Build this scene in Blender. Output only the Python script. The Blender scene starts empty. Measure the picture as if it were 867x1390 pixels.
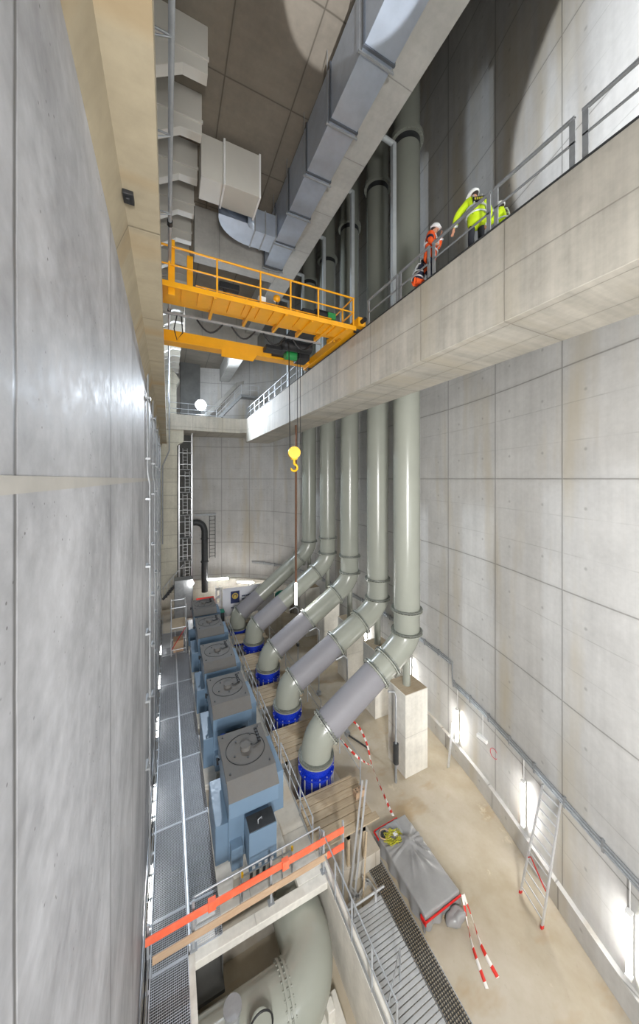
import bpy, bmesh, math, random
from mathutils import Vector, Matrix
random.seed(7)
C = bpy.context.scene.collection
SC = bpy.context.scene
H = 14.1                      # the lower floor is z = 0; heights below are written from the camera's eye level
PI = math.pi
# ------------------------------------------------------------------ materials
def lin(*c):
    return tuple(((v/255)/12.92 if v/255 <= .04045 else ((v/255+.055)/1.055)**2.4) for v in c) + (1,)
class NT:
    def __init__(s, name):
        s.m = bpy.data.materials.new(name); s.m.use_nodes = True
        s.t = s.m.node_tree; s.b = s.t.nodes['Principled BSDF']
    def n(s, typ, **kw):
        nd = s.t.nodes.new(typ)
        for k, v in kw.items():
            if k.startswith('i_'): nd.inputs[k[2:].replace('_', ' ')].default_value = v
            else: setattr(nd, k, v)
        return nd
    def l(s, a, b): s.t.links.new(a, b)
    def math(s, op, a, b=None, c=None):
        nd = s.n('ShaderNodeMath', operation=op)
        for i, x in enumerate((a, b, c)):
            if x is None: continue
            if isinstance(x, (int, float)): nd.inputs[i].default_value = x
            else: s.l(x, nd.inputs[i])
        return nd.outputs[0]
    def noise(s, vec, scale, detail=3, rough=.6):
        nd = s.n('ShaderNodeTexNoise'); nd.inputs['Scale'].default_value = scale
        nd.inputs['Detail'].default_value = detail; nd.inputs['Roughness'].default_value = rough
        if vec is not None: s.l(vec, nd.inputs['Vector'])
        return nd.outputs['Fac']
    def mapr(s, v, a, b, c, d):
        nd = s.n('ShaderNodeMapRange'); s.l(v, nd.inputs[0])
        for i, x in enumerate((a, b, c, d)): nd.inputs[i+1].default_value = x
        return nd.outputs[0]
    def scale(s, vec, xyz):
        nd = s.n('ShaderNodeMapping'); nd.inputs['Scale'].default_value = xyz; s.l(vec, nd.inputs['Vector']); return nd.outputs[0]
    def mix(s, f, a, b):
        nd = s.n('ShaderNodeMix', data_type='RGBA')
        if isinstance(f, (int, float)): nd.inputs[0].default_value = f
        else: s.l(f, nd.inputs[0])
        for i, x in ((6, a), (7, b)):
            if isinstance(x, tuple): nd.inputs[i].default_value = x
            else: s.l(x, nd.inputs[i])
        return nd.outputs[2]
    def bump(s, h, strength=.3, dist=.02):
        nd = s.n('ShaderNodeBump'); nd.inputs['Strength'].default_value = strength; nd.inputs['Distance'].default_value = dist
        s.l(h, nd.inputs['Height']); s.l(nd.outputs[0], s.b.inputs['Normal'])

def concrete(name, col, pu=3.1, pv=3.64, ou=0., ov=0., sub=2, rough=.75, dark=.55, warm=None, joint=.016, holes=True, streak=.5, pores=0., spec=.4, mott=1.):
    k = NT(name)
    uv = k.n('ShaderNodeUVMap').outputs[0]
    sep = k.n('ShaderNodeSeparateXYZ'); k.l(uv, sep.inputs[0])
    def edge(x, p, o):        # distance in metres from the nearest joint of pitch p
        f = k.math('FRACT', k.math('DIVIDE', k.math('ADD', x, o+1000*p), p))
        return k.math('MULTIPLY', k.math('SUBTRACT', .5, k.math('ABSOLUTE', k.math('SUBTRACT', f, .5))), p)
    u, v = sep.outputs[0], sep.outputs[1]
    wob = k.math('MULTIPLY', k.math('SUBTRACT', k.noise(uv, 1.3, 2), .5), .02)
    eu = edge(k.math('ADD', u, wob), pu, ou); ev = edge(k.math('ADD', v, wob), pv, ov)
    e = k.math('MINIMUM', eu, ev)
    ju = k.mapr(e, joint*.4, joint*1.6, 1, 0)
    halo = k.math('MULTIPLY', k.mapr(e, 0, .14, .35, 0), k.mapr(k.noise(uv, 2.2, 3), .35, .65, 0, 1))
    e2 = edge(v, pv/sub, ov) if sub > 1 else ev
    j2 = k.math('MULTIPLY', k.mapr(e2, joint*.2, joint*1.0, .45, 0), k.mapr(k.noise(uv, .7, 2), .4, .6, .2, 1))
    big = k.noise(uv, .55, 4, .62); fine = k.noise(uv, 6, 5, .65)
    st = k.noise(k.scale(uv, (3.2, .16, 1)), 1.0, 4, .6)
    stain = k.noise(k.scale(uv, (.7, .1, 1)), 1.0, 3, .55)
    val = k.math('ADD', k.mapr(big, .3, .7, 1-.16*mott, 1+.11*mott), k.mapr(fine, .3, .7, -.07*mott, .07*mott))
    val = k.math('ADD', val, k.mapr(st, .3, .7, -.14*streak*2, .10*streak*2))
    base = k.mix(1.0, col, col)
    mul = k.n('ShaderNodeMix', data_type='RGBA', blend_type='MULTIPLY'); mul.inputs[0].default_value = 1
    comb = k.n('ShaderNodeCombineColor')
    for i in range(3): k.l(val, comb.inputs[i])
    k.l(base, mul.inputs[6]); k.l(comb.outputs[0], mul.inputs[7])
    out = mul.outputs[2]
    if warm: out = k.mix(k.mapr(stain, .52, .72, 0, .75), out, warm)
    jt = k.math('MAXIMUM', k.math('MAXIMUM', ju, j2), halo)
    if holes:
        hu, hv = edge(u, pu/2, ou+pu/4), edge(v, pv/2, ov+pv/4)
        r = k.math('SQRT', k.math('ADD', k.math('MULTIPLY', hu, hu), k.math('MULTIPLY', hv, hv)))
        jt = k.math('MAXIMUM', jt, k.mapr(r, .025, .07, .6, 0))
    if pores:
        vo = k.n('ShaderNodeTexVoronoi'); vo.inputs['Scale'].default_value = 13; k.l(uv, vo.inputs['Vector'])
        ph = k.math('MULTIPLY', k.mapr(vo.outputs['Distance'], .07, .13, 1, 0), k.mapr(k.noise(uv, 1.6, 3), .50, .58, 0, pores))
        jt = k.math('MAXIMUM', jt, ph)
    out = k.mix(k.math('MULTIPLY', jt, dark), out, (col[0]*.25, col[1]*.24, col[2]*.22, 1))
    k.l(out, k.b.inputs['Base Color'])
    k.l(k.mapr(fine, .3, .7, rough-.1, min(1, rough+.1)), k.b.inputs['Roughness'])
    k.b.inputs['Specular IOR Level'].default_value = spec
    k.bump(k.math('SUBTRACT', k.math('MULTIPLY', fine, .25), k.math('MAXIMUM', ju, j2)), .35, .012)
    return k.m
def paint(name, col, rough=.4, metal=0., var=.12, sc=3., dirt=None, dirt_amt=.5, bump=0., spec=.5):
    k = NT(name)
    tc = k.n('ShaderNodeTexCoord').outputs['Object']
    n = k.noise(tc, sc, 4); f = k.noise(tc, sc*9, 3)
    c2 = tuple(max(0, x*(1-var)) for x in col[:3])+(1,); c3 = tuple(min(1, x*(1+var)) for x in col[:3])+(1,)
    o = k.mix(k.mapr(n, .3, .7, 0, 1), c2, c3)
    if dirt: o = k.mix(k.math('MULTIPLY', k.mapr(k.noise(tc, sc*.7+.3, 5, .7), .45, .68, 0, 1), dirt_amt), o, dirt)
    k.l(o, k.b.inputs['Base Color']); k.b.inputs['Metallic'].default_value = metal
    dr = .07 if var > .04 else .015
    k.l(k.mapr(f, .3, .7, max(.05, rough-dr), min(1, rough+dr)), k.b.inputs['Roughness'])
    k.b.inputs['Specular IOR Level'].default_value = spec
    if bump: k.bump(f, bump, .01)
    return k.m
def emit(name, col, s):
    k = NT(name); k.b.inputs['Base Color'].default_value = (.9, .9, .9, 1)
    k.b.inputs['Emission Color'].default_value = col; k.b.inputs['Emission Strength'].default_value = s
    return k.m
def striped(name, a, b, pitch, axis=0, duty=.5, rough=.5):
    k = NT(name); uv = k.n('ShaderNodeUVMap').outputs[0]
    sep = k.n('ShaderNodeSeparateXYZ'); k.l(uv, sep.inputs[0])
    f = k.math('FRACT', k.math('DIVIDE', k.math('ADD', sep.outputs[axis], 500*pitch), pitch))
    k.l(k.mix(k.math('LESS_THAN', f, duty), a, b), k.b.inputs['Base Color']); k.b.inputs['Roughness'].default_value = rough
    return k.m
def wood(name, col, col2):
    k = NT(name); tc = k.n('ShaderNodeTexCoord').outputs['Object']
    g = k.noise(k.scale(tc, (1.2, 14, 14)), 2, 4); b = k.noise(tc, 1.1, 3)
    o = k.mix(k.mapr(g, .35, .65, 0, 1), col, col2)
    o = k.mix(k.mapr(b, .4, .7, 0, .55), o, (col[0]*.7, col[1]*.68, col[2]*.66, 1))
    rn = k.n('ShaderNodeObjectInfo').outputs['Random']
    o = k.mix(k.mapr(rn, 0, 1, 0, .5), o, (col[0]*.62, col[1]*.60, col[2]*.58, 1))
    k.l(o, k.b.inputs['Base Color']); k.b.inputs['Roughness'].default_value = .85; k.bump(g, .25, .01)
    return k.m
M = {}
M['wall_left'] = concrete('pale_cast_concrete', lin(172, 172, 174), 2.54, 50, -1.81, 24, 1, .6, .85, None, .016, False, .18, 1.0, .3, mott=2.2)
M['wall_right'] = concrete('formwork_concrete', lin(194, 193, 190), 3.2, 3.64, .3, 0, 3, .8, .62, lin(182, 172, 150), .022, True, .25, mott=.7)
M['wall_far'] = concrete('far_concrete', lin(196, 195, 190), 3.2, 2.4, 0, 0, 2, .8, .7, None, .03, True, .2)
M['soffit'] = concrete('board_soffit_concrete', lin(162, 151, 128), 2.6, 9, .4, 2, 1, .8, .55, lin(160, 128, 78), .012, False, .3)
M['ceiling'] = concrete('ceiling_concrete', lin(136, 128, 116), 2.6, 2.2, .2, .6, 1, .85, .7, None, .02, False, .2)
M['gallery'] = concrete('gallery_concrete', lin(182, 177, 166), 2.75, 1.25, .6, .05, 1, .75, .5, lin(180, 170, 148), .014, False, .6)
M['beam'] = concrete('beam_concrete', lin(176, 174, 168), 2.4, 8, .2, 3, 1, .8, .5, None, .012, False, .2)
M['plinth'] = concrete('plinth_concrete', lin(218, 215, 206), 9, 2.4, 4, .2, 1, .8, .4, None, .012, False, .3)
M['column'] = concrete('column_concrete', lin(200, 196, 180), 9, 1.25, 4, .3, 1, .8, .5, None, .02, False, .3)
M['joint'] = concrete('pale_joint_mortar', lin(176, 172, 164), 40, 40, 20, 20, 1, .6, .3, None, .005, False, .1)
M['cream'] = paint('cream_coated_concrete', lin(204, 201, 192), .6, 0, .05, .6)
def floor_mat():
    k = NT('dusty_floor_concrete'); uv = k.n('ShaderNodeUVMap').outputs[0]
    b = k.noise(uv, .45, 5, .65); f = k.noise(uv, 5, 6, .7); p = k.noise(k.scale(uv, (1, .45, 1)), .8, 4, .6)
    o = k.mix(k.mapr(b, .35, .65, 0, 1), lin(186, 177, 161), lin(168, 156, 134))
    o = k.mix(k.mapr(p, .56, .70, 0, .7), o, lin(166, 142, 106))
    o = k.mix(k.mapr(k.noise(uv, .8, 5, .72), .62, .70, 0, .6), o, lin(206, 196, 172))
    o = k.mix(k.mapr(f, .62, .75, 0, .35), o, lin(130, 115, 95))
    k.l(o, k.b.inputs['Base Color']); k.b.inputs['Roughness'].default_value = .9; k.bump(f, .2, .01); return k.m
M['floor'] = floor_mat()
M['pump_floor'] = concrete('pump_floor_concrete', lin(196, 190, 178), 3.6, 30, .4, 15, 1, .85, .4, lin(170, 150, 122), .015, False, .1)
M['pipe'] = paint('grey_green_pipe_paint', lin(152, 155, 145), .25, 0, .03, 1.0, spec=.5)
M['wrap'] = paint('grey_wrap', lin(134, 133, 138), .6, 0, .05, .8, bump=.05)
M['flange'] = paint('flange_steel', lin(132, 136, 130), .4, .5, .15, 4)
M['blue'] = paint('blue_coupling_paint', lin(22, 52, 178), .3, 0, .1, 3)
M['galv'] = paint('galvanised_steel', lin(178, 182, 186), .40, .45, .12, 5)
M['galv_dull'] = paint('weathered_galvanised_steel', lin(150, 153, 155), .5, .3, .12, 5)
M['alu'] = paint('aluminium', lin(214, 216, 218), .35, .6, .06, 4)
M['duct_joint'] = paint('duct_joint_steel', lin(92, 97, 104), .5, .4, .1, 3)
M['frame'] = paint('pale_frame_steel', lin(196, 202, 204), .45, .1, .06, 3)
M['duct'] = paint('duct_sheet_steel', lin(180, 190, 204), .36, .5, .10, 1.6)
M['yellow'] = paint('crane_yellow_paint', lin(238, 166, 18), .4, 0, .06, 2)
M['yellow_hook'] = paint('hook_yellow_paint', lin(248, 196, 20), .4, 0, .05, 2)
M['black'] = paint('black_plastic', lin(28, 29, 31), .5, 0, .2, 3)
M['dark'] = paint('dark_steel', lin(62, 64, 66), .5, .3, .2, 3)
M['green'] = paint('green_motor_paint', lin(40, 140, 72), .4, 0, .1, 3)
M['motor'] = paint('motor_blue_grey_paint', lin(104, 127, 148), .35, 0, .05, 1.2)
M['motor_top'] = paint('grey_motor_top', lin(98, 97, 95), .7, 0, .06, 2.5, lin(102, 96, 88), .5)  # grey cover tone, darker than the blue grey sides
M['grate'] = paint('grating_steel', lin(186, 190, 196), .45, .35, .1, 2)
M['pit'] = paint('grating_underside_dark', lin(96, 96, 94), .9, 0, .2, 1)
M['plank'] = wood('weathered_plank', lin(192, 176, 150), lin(172, 152, 124))
M['plank2'] = wood('pale_plank', lin(205, 178, 150), lin(192, 158, 126))
M['orange_board'] = paint('orange_red_board', lin(240, 104, 70), .5, 0, .08, 2, lin(232, 150, 120), .4)
M['red'] = paint('red_paint', lin(206, 32, 30), .45, 0, .1, 2)
M['white'] = paint('white_paint', lin(236, 236, 234), .5, 0, .03, 2)
M['tarp'] = paint('grey_tarpaulin', lin(146, 146, 146), .38, 0, .1, 2.2, bump=.15, spec=.6)
M['rust'] = paint('rusty_brown_steel', lin(112, 78, 56), .7, .1, .2, 3)
M['rope'] = paint('steel_rope', lin(52, 52, 54), .5, .5, .1, 8)
M['tape'] = striped('red_white_tape', lin(222, 52, 40), lin(240, 236, 230), .42)
M['coil'] = paint('yellow_green_cable', lin(186, 182, 50), .5, 0, .15, 4)
M['led_trench'] = emit('trench_tube_glow', (1, .98, .95, 1), 14)
M['led'] = emit('lamp_tube_glow', (1, .98, .95, 1), 50)
M['flood'] = emit('floodlight_glow', (.86, .92, 1, 1), 14)
M['hivis'] = paint('hivis_yellow_cloth', lin(206, 236, 30), .8, 0, .06, 6)
M['hiorange'] = paint('hivis_orange_cloth', lin(240, 92, 32), .8, 0, .06, 6)
M['navy'] = paint('navy_cloth', lin(34, 38, 58), .9, 0, .15, 6)
M['trous'] = paint('charcoal_cloth', lin(40, 42, 50), .9, 0, .15, 6)
M['skin'] = paint('skin', lin(206, 150, 122), .6, 0, .06, 8)
M['reflect'] = paint('reflective_tape', lin(216, 220, 222), .4, .2, .03, 8)
M['helmet'] = paint('white_helmet', lin(238, 240, 240), .3, 0, .02, 4)
M['hair'] = paint('dark_hair', lin(52, 42, 36), .8, 0, .2, 8)
M['banner'] = paint('white_banner_cloth', lin(222, 224, 232), .7, 0, .03, 1)
M['navy_ink'] = paint('navy_print', lin(34, 46, 92), .6, 0, .05, 2)
M['gold_ink'] = paint('gold_print', lin(214, 186, 92), .6, 0, .05, 2)
M['teal'] = paint('teal_cloth', lin(40, 128, 108), .8, 0, .1, 3)
M['redmark'] = paint('red_marker_paint', lin(206, 70, 84), .7, 0, .1, 3)
M['bluebucket'] = paint('blue_plastic', lin(36, 92, 214), .4, 0, .05, 3)
# ------------------------------------------------------------------ mesh builder
W = {}
def origin(o): return W.get(o.name, Vector((0, 0, 0))) if o else Vector((0, 0, 0))
class MB:
    def __init__(s): s.v = []; s.f = []; s.sm = []; s.uv = {}; s.mi = {}; s.cur = 0
    def face(s, idx, smooth=False, uv=None):
        s.f.append(tuple(idx)); s.sm.append(smooth)
        if uv: s.uv[len(s.f)-1] = uv
        if s.cur: s.mi[len(s.f)-1] = s.cur
    def box(s, a, b, mat=None):
        x0, y0, z0 = a; x1, y1, z1 = b
        p = [Vector(q) for q in ((x0,y0,z0),(x1,y0,z0),(x1,y1,z0),(x0,y1,z0),(x0,y0,z1),(x1,y0,z1),(x1,y1,z1),(x0,y1,z1))]
        if mat is not None: p = [mat @ q for q in p]
        i = len(s.v); s.v += p
        for q in ((0,3,2,1),(4,5,6,7),(0,1,5,4),(1,2,6,5),(2,3,7,6),(3,0,4,7)): s.face([i+k for k in q])
        return s
    def bar(s, p, q, w, h, up=(0,0,1)):
        p, q = Vector(p), Vector(q); d = (q-p); L = d.length; d.normalize()
        u = Vector(up)
        if abs(d.dot(u)) > .98: u = Vector((0, 1, 0))
        r = d.cross(u).normalized(); u = r.cross(d)
        m = Matrix.Translation(p) @ Matrix((r, d, u)).transposed().to_4x4()
        return s.box((-w/2, 0, -h/2), (w/2, L, h/2), m)
    def tube(s, pts, r, n=10, cap=True):
        pts = [Vector(p) for p in pts]; K = len(pts)
        rr = r if isinstance(r, (list, tuple)) else [r]*K
        T = []
        for i in range(K):
            a = pts[max(0, i-1)]; b = pts[min(K-1, i+1)]; T.append((b-a).normalized())
        u = Vector((0, 0, 1))
        if abs(T[0].dot(u)) > .9: u = Vector((1, 0, 0))
        u = (u - T[0]*u.dot(T[0])).normalized(); i0 = len(s.v); L = 0; Ls = []
        for i in range(K):
            if i: L += (pts[i]-pts[i-1]).length
            Ls.append(L)
            u = (u - T[i]*u.dot(T[i])).normalized(); w = T[i].cross(u)
            for j in range(n):
                t = 2*PI*j/n; s.v.append(pts[i] + (u*math.cos(t)+w*math.sin(t))*rr[i])
        for i in range(K-1):
            for j in range(n):
                a = i0+i*n+j; b = i0+i*n+(j+1) % n
                s.face((a, b, b+n, a+n), True, [(Ls[i], j/n), (Ls[i], (j+1)/n), (Ls[i+1], (j+1)/n), (Ls[i+1], j/n)])
        if cap:
            c0 = len(s.v); s.v += [s.v[i0+j].copy() for j in range(n)] + [s.v[i0+(K-1)*n+j].copy() for j in range(n)]
            s.face([c0+j for j in range(n)][::-1]); s.face([c0+n+j for j in range(n)])
        return s
    def cyl(s, p, q, r, n=16, r2=None): return s.tube([p, q], [r, r if r2 is None else r2], n)
    def flange(s, p, d, r, t, n=36, bolts=24, br=.022, inset=.06):
        p = Vector(p); d = Vector(d).normalized()
        s.cyl(p-d*t/2, p+d*t/2, r, n)
        u = Vector((0, 0, 1)) if abs(d.z) < .9 else Vector((1, 0, 0))
        u = (u-d*u.dot(d)).normalized(); w = d.cross(u)
        for k in range(bolts):
            a = 2*PI*k/bolts; c = p+(u*math.cos(a)+w*math.sin(a))*(r-inset)
            s.cyl(c-d*(t/2+.035), c+d*(t/2+.035), br, 6)
        return s
    def prism(s, poly, axis, a, b):
        """polygon in the plane normal to axis, run from a to b; x: (y,z)  y: (x,z)  z: (x,y)"""
        def P(q, k):
            return Vector({'x': (k, q[0], q[1]), 'y': (q[0], k, q[1]), 'z': (q[0], q[1], k)}[axis])
        n = len(poly); i = len(s.v)
        s.v += [P(q, a) for q in poly] + [P(q, b) for q in poly]
        s.face(list(range(i, i+n))[::-1]); s.face(list(range(i+n, i+2*n)))
        for k in range(n): s.face((i+k, i+(k+1) % n, i+n+(k+1) % n, i+n+k))
        return s
    def quadstrip(s, pa, pb, both=True):
        """ribbon between two polylines, uv along its length"""
        i = len(s.v); n = len(pa); L = 0
        s.v += [Vector(p) for p in pa] + [Vector(p) for p in pb]
        for k in range(n-1):
            d = (Vector(pa[k+1])-Vector(pa[k])).length
            s.face((i+k, i+k+1, i+n+k+1, i+n+k), True, [(L, 0), (L+d, 0), (L+d, 1), (L, 1)]); L += d
        return s
    def sphere(s, c, r, n=16, m=10, sx=1, sy=1, sz=1, z0=-1.):
        c = Vector(c); i = len(s.v)
        for a in range(m+1):
            ph = -PI/2 + PI*a/m
            for b in range(n):
                t = 2*PI*b/n
                s.v.append(c+Vector((r*sx*math.cos(ph)*math.cos(t), r*sy*math.cos(ph)*math.sin(t), r*sz*max(z0, math.sin(ph)))))
        for a in range(m):
            for b in range(n): s.face((i+a*n+b, i+a*n+(b+1) % n, i+(a+1)*n+(b+1) % n, i+(a+1)*n+b), True)
        return s
    def build(s, name, mat, parent=None, bevel=0, solid=0, seg=2):
        me = bpy.data.meshes.new(name)
        o0 = origin(parent)
        me.from_pydata([(v.x-o0.x, v.y-o0.y, v.z-o0.z + (0 if parent else H)) for v in s.v], [], s.f)
        for m in (mat if isinstance(mat, (list, tuple)) else [mat]): me.materials.append(m)
        uvl = me.uv_layers.new(name='UVMap')
        for p in me.polygons:
            p.use_smooth = s.sm[p.index]
            if p.index in s.mi: p.material_index = s.mi[p.index]
            c = s.uv.get(p.index)
            n = p.normal; ax = max(range(3), key=lambda k: abs(n[k]))
            for j, li in enumerate(p.loop_indices):
                if c: uvl.data[li].uv = c[j]
                else:
                    v = s.v[me.loops[li].vertex_index]
                    uvl.data[li].uv = (v.y, v.z) if ax == 0 else ((v.x, v.z) if ax == 1 else (v.y, v.x))
        if any(len(set(map(lambda v: (round(v.x, 5), round(v.y, 5), round(v.z, 5)), [s.v[k] for k in f]))) < 3 for f in s.f): pass
        o = bpy.data.objects.new(name, me); C.objects.link(o)
        bm = bmesh.new(); bm.from_mesh(me); bmesh.ops.recalc_face_normals(bm, faces=bm.faces); bm.to_mesh(me); bm.free()
        if parent: o.parent = parent
        W[o.name] = o0.copy()
        if bevel:
            b = o.modifiers.new('bevel', 'BEVEL'); b.width = bevel; b.segments = seg; b.limit_method = 'ANGLE'; b.angle_limit = .6
        if solid:
            b = o.modifiers.new('solid', 'SOLIDIFY'); b.thickness = solid
        return o
def tag(o, label, cat, group=None, kind=None):
    if label: o['label'] = label
    if cat: o['category'] = cat
    if group: o['group'] = group
    if kind: o['kind'] = kind
    return o
def thing(name, label, cat, loc=(0, 0, 0), group=None):
    o = bpy.data.objects.new(name, None); C.objects.link(o); o.location = (loc[0], loc[1], loc[2]+H)
    o.empty_display_size = .3
    W[o.name] = Vector(loc); return tag(o, label, cat, group)
def struct(o, label=None):
    o['kind'] = 'structure'
    if label: o['label'] = label
    return o
def copy_tree(o, parent=None):
    c = o.copy(); C.objects.link(c)
    if parent: c.parent = parent
    for ch in [x for x in bpy.data.objects if x.parent == o]: copy_tree(ch, c)
    return c
def arc_pts(p0, c, p1, n=12):
    p0, c, p1 = Vector(p0), Vector(c), Vector(p1)
    return [p0*(1-t)**2 + c*2*t*(1-t) + p1*t*t for t in [k/n for k in range(n+1)]]
def catmull(P, n=10):
    P = [Vector(p) for p in P]; out = []
    for i in range(len(P)-1):
        a = P[max(0, i-1)]; b = P[i]; c = P[i+1]; d = P[min(len(P)-1, i+2)]
        for k in range(n):
            t = k/n
            out.append(.5*((2*b)+(c-a)*t+(2*a-5*b+4*c-d)*t*t+(3*b-a-3*c+d)*t**3))
    out.append(P[-1]); return out
ORD = ['first', 'second', 'third', 'fourth', 'fifth', 'sixth', 'seventh', 'eighth', 'ninth', 'tenth', 'eleventh', 'twelfth', 'thirteenth', 'fourteenth', 'fifteenth', 'sixteenth', 'seventeenth', 'eighteenth']

# ================================================================== SETTING
WP = catmull([(8.0, -6), (9.3, -2), (10.35, 1.6), (11.1, 4.2), (11.75, 6.2), (12.3, 7.85), (12.95, 10.2), (13.45, 13.2), (13.75, 17), (13.75, 21), (13.4, 25.5), (12.5, 30), (10.6, 34), (8.2, 36.4), (5, 37.8), (2, 38.3), (-1.4, 38.5)], 6)
WP = [Vector((p[0], p[1], 0)) for p in WP]
def wall_at_y(y):
    for a, b in zip(WP, WP[1:]):
        if a.y <= y <= b.y: return a.x+(b.x-a.x)*(y-a.y)/(b.y-a.y)
    return 13
def offs(d):      # the wall's plan line moved d metres into the room
    out = []
    for i, p in enumerate(WP):
        t = (WP[min(i+1, len(WP)-1)]-WP[max(i-1, 0)]).normalized(); out.append(p+Vector((-t.y, t.x, 0))*d)
    return out
def wall_strip(name, line, back, z0, z1, mat, zs):
    mb = MB(); L = 0; n = len(line); i0 = 0
    Ls = [0]
    for a, b in zip(line, line[1:]): Ls.append(Ls[-1]+(b-a).length)
    for z in zs: mb.v += [Vector((p.x, p.y, z)) for p in line]
    for k in range(len(zs)-1):
        for i in range(n-1):
            a = k*n+i
            mb.face((a, a+1, a+n+1, a+n), True, [(Ls[i], zs[k]), (Ls[i+1], zs[k]), (Ls[i+1], zs[k+1]), (Ls[i], zs[k+1])])
    j = len(mb.v)
    mb.v += [Vector((p.x, p.y, zs[0])) for p in back]+[Vector((p.x, p.y, zs[-1])) for p in back]+[Vector((p.x, p.y, zs[0])) for p in line]+[Vector((p.x, p.y, zs[-1])) for p in line]
    for i in range(n-1):
        mb.face((j+i, j+n+i, j+n+i+1, j+i+1))
        t = j+3*n; b = j+2*n
        mb.face((t+i, t+i+1, j+n+i+1, j+n+i)); mb.face((b+i, j+i, j+i+1, b+i+1))
    return mb.build(name, mat)
o = wall_strip('wall_right', WP, offs(-.8), -14.1, 26, M['wall_right'], [-14.1, -9, 0, 9, 18, 26]); struct(o)
kick = offs(.16)
o = wall_strip('baseboard_right', kick, offs(-.1), -14.1, -13.35, M['wall_right'], [-14.1, -13.35]); struct(o)
struct(MB().box((-1.6, -6, -14.1), (-.6, 39, 12.6)).build('wall_left', M['wall_left']))
# poured joint band across the left wall at eye height
struct(MB().box((-.62, -6, -.066), (-.596, 33, .014)).build('trim_2', M['joint']))
struct(MB().box((-1.6, -6.6, -14.1), (14, -6, 26)).build('wall_back', M['wall_far']))
struct(MB().box((-1.6, -6, -14.6), (15, 39.5, -14.1)).build('floor', M['floor']))
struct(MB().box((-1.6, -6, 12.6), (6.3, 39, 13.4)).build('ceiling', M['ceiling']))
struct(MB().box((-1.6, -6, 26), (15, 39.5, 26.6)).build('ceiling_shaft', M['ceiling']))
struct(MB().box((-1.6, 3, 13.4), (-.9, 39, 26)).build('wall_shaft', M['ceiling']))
struct(MB().box((5.25, -6, 11.0), (6.27, 37.0, 12.6)).build('ceiling_beam', M['beam'], bevel=.02), )
# crane corbel along the left wall with its small haunch
struct(MB().prism([(-.6, 2.95), (-.47, 3.3), (-.1, 3.3), (-.1, 3.72), (-.6, 3.72)], 'y', -6, 33.2).build('runway_beam', M['soffit']))
struct(MB().box((-.6, -2, 5.5), (-.25, 33.0, 6.12)).build('crane_runway_beam', M['beam']))
# gallery and end platform
struct(MB().box((7.2, -6, 3.73), (9.62, 32.6, 6.12)).build('gallery_slab', M['gallery'], bevel=.015))
struct(MB().prism([(-.6, 32.7), (6.6, 32.7), (7.2, 32.2), (9.6, 32.6), (9.6, 36), (-.6, 38.3)], 'z', 4.65, 6.1).build('platform_slab', M['gallery'], bevel=.015))
struct(MB().box((7.16, -6, 6.12), (7.24, 32.5, 6.135)).build('trim_3', M['dark']))
# lit cross beams hanging from the ceiling further back
struct(MB().box((1.1, 15.6, 10.4), (5.2, 16.3, 12.6)).build('cross_beam', M['beam'], bevel=.02))
struct(MB().box((1.1, 24, 9.6), (6.2, 24.8, 12.6)).build('cross_beam', M['beam'], bevel=.02))
# pump floor with the pit edge, column at the far end
pf = MB().box((1.34, 9.5, -14.1), (4.42, 28.0, -12.32)).box((-.6, 8.65, -14.1), (-.42, 28.0, -12.36)).box((-.6, 28.0, -14.1), (9.5, 33, -12.32))
struct(pf.build('floor_pump', M['pump_floor']))
struct(MB().box((-.45, 8.65, -13.6), (1.36, 28, -13.5)).build('floor_trench', M['pit']))
cb = MB().box((.62, 8.62, -12.52), (4.4, 8.9, -12.31)).box((.62, 8.9, -12.52), (1.15, 9.25, -12.31)).box((3.55, 8.9, -12.52), (4.4, 9.25, -12.31)).box((.62, 9.25, -12.52), (4.4, 9.5, -12.31))
struct(cb.build('pit_beam', M['plinth'], bevel=.015))
struct(MB().prism([(-.6, -10.8), (.78, -10.8), (.78, 3.2), (1.35, 3.6), (1.35, 4.65), (-.6, 4.65)], 'y', 33.0, 34.3).build('column', M['column']))
struct(MB().prism([(-.6, 6.1), (.78, 6.1), (.78, 9.6), (1.1, 10.2), (-.6, 12.6)], 'y', 35.6, 37.2).build('column', M['column']))
# far retaining strip behind the pumps, lit from its lamps
struct(wall_strip('trim_4', [p for p in offs(.5) if p.y > 31], [p for p in offs(.02) if p.y > 31][:len([p for p in offs(.5) if p.y > 31])] if False else [p+Vector((0, 0, 0)) for p in [q for q, r in zip(offs(-.02), offs(.5)) if r.y > 31]], -14.1, -11.3, M['plinth'], [-14.1, -11.3]))
tag(MB().box((-.47, 4.2, 3.25), (-.36, 4.36, 3.3)).box((-.44, 4.24, 3.22), (-.40, 4.32, 3.25)).build('black_bracket', M['black'], None, .006), 'small black bracket fixed under the left wall soffit', 'bracket')
# ================================================================== CREAM BRACKETS under the ceiling
b0 = None
for k in range(17):
    y = 9.3 + 1.72*k
    lab = f'cream bracket under the ceiling above the runway beam, {ORD[k]} from the camera'
    m = MB(); m.prism([(1.0, 12.6), (1.0, 11.25), (.36, 11.25), (-.6, 10.6), (-.6, 12.6)], 'y', 9.3, 9.6)
    if b0 is None:
        r = thing('ceiling_bracket', lab, 'bracket', (0, 9.3, 12.6), 'cream brackets under the ceiling')
        m.build('bracket_body', M['cream'], r, .015)
        MB().box((-.6, 9.26, 11.62), (1.03, 9.32, 11.72)).build('bracket_panel', M['cream'], r, .008)
        b0 = r
    else:
        r = copy_tree(b0); r.location.y = y; r['label'] = lab
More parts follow.
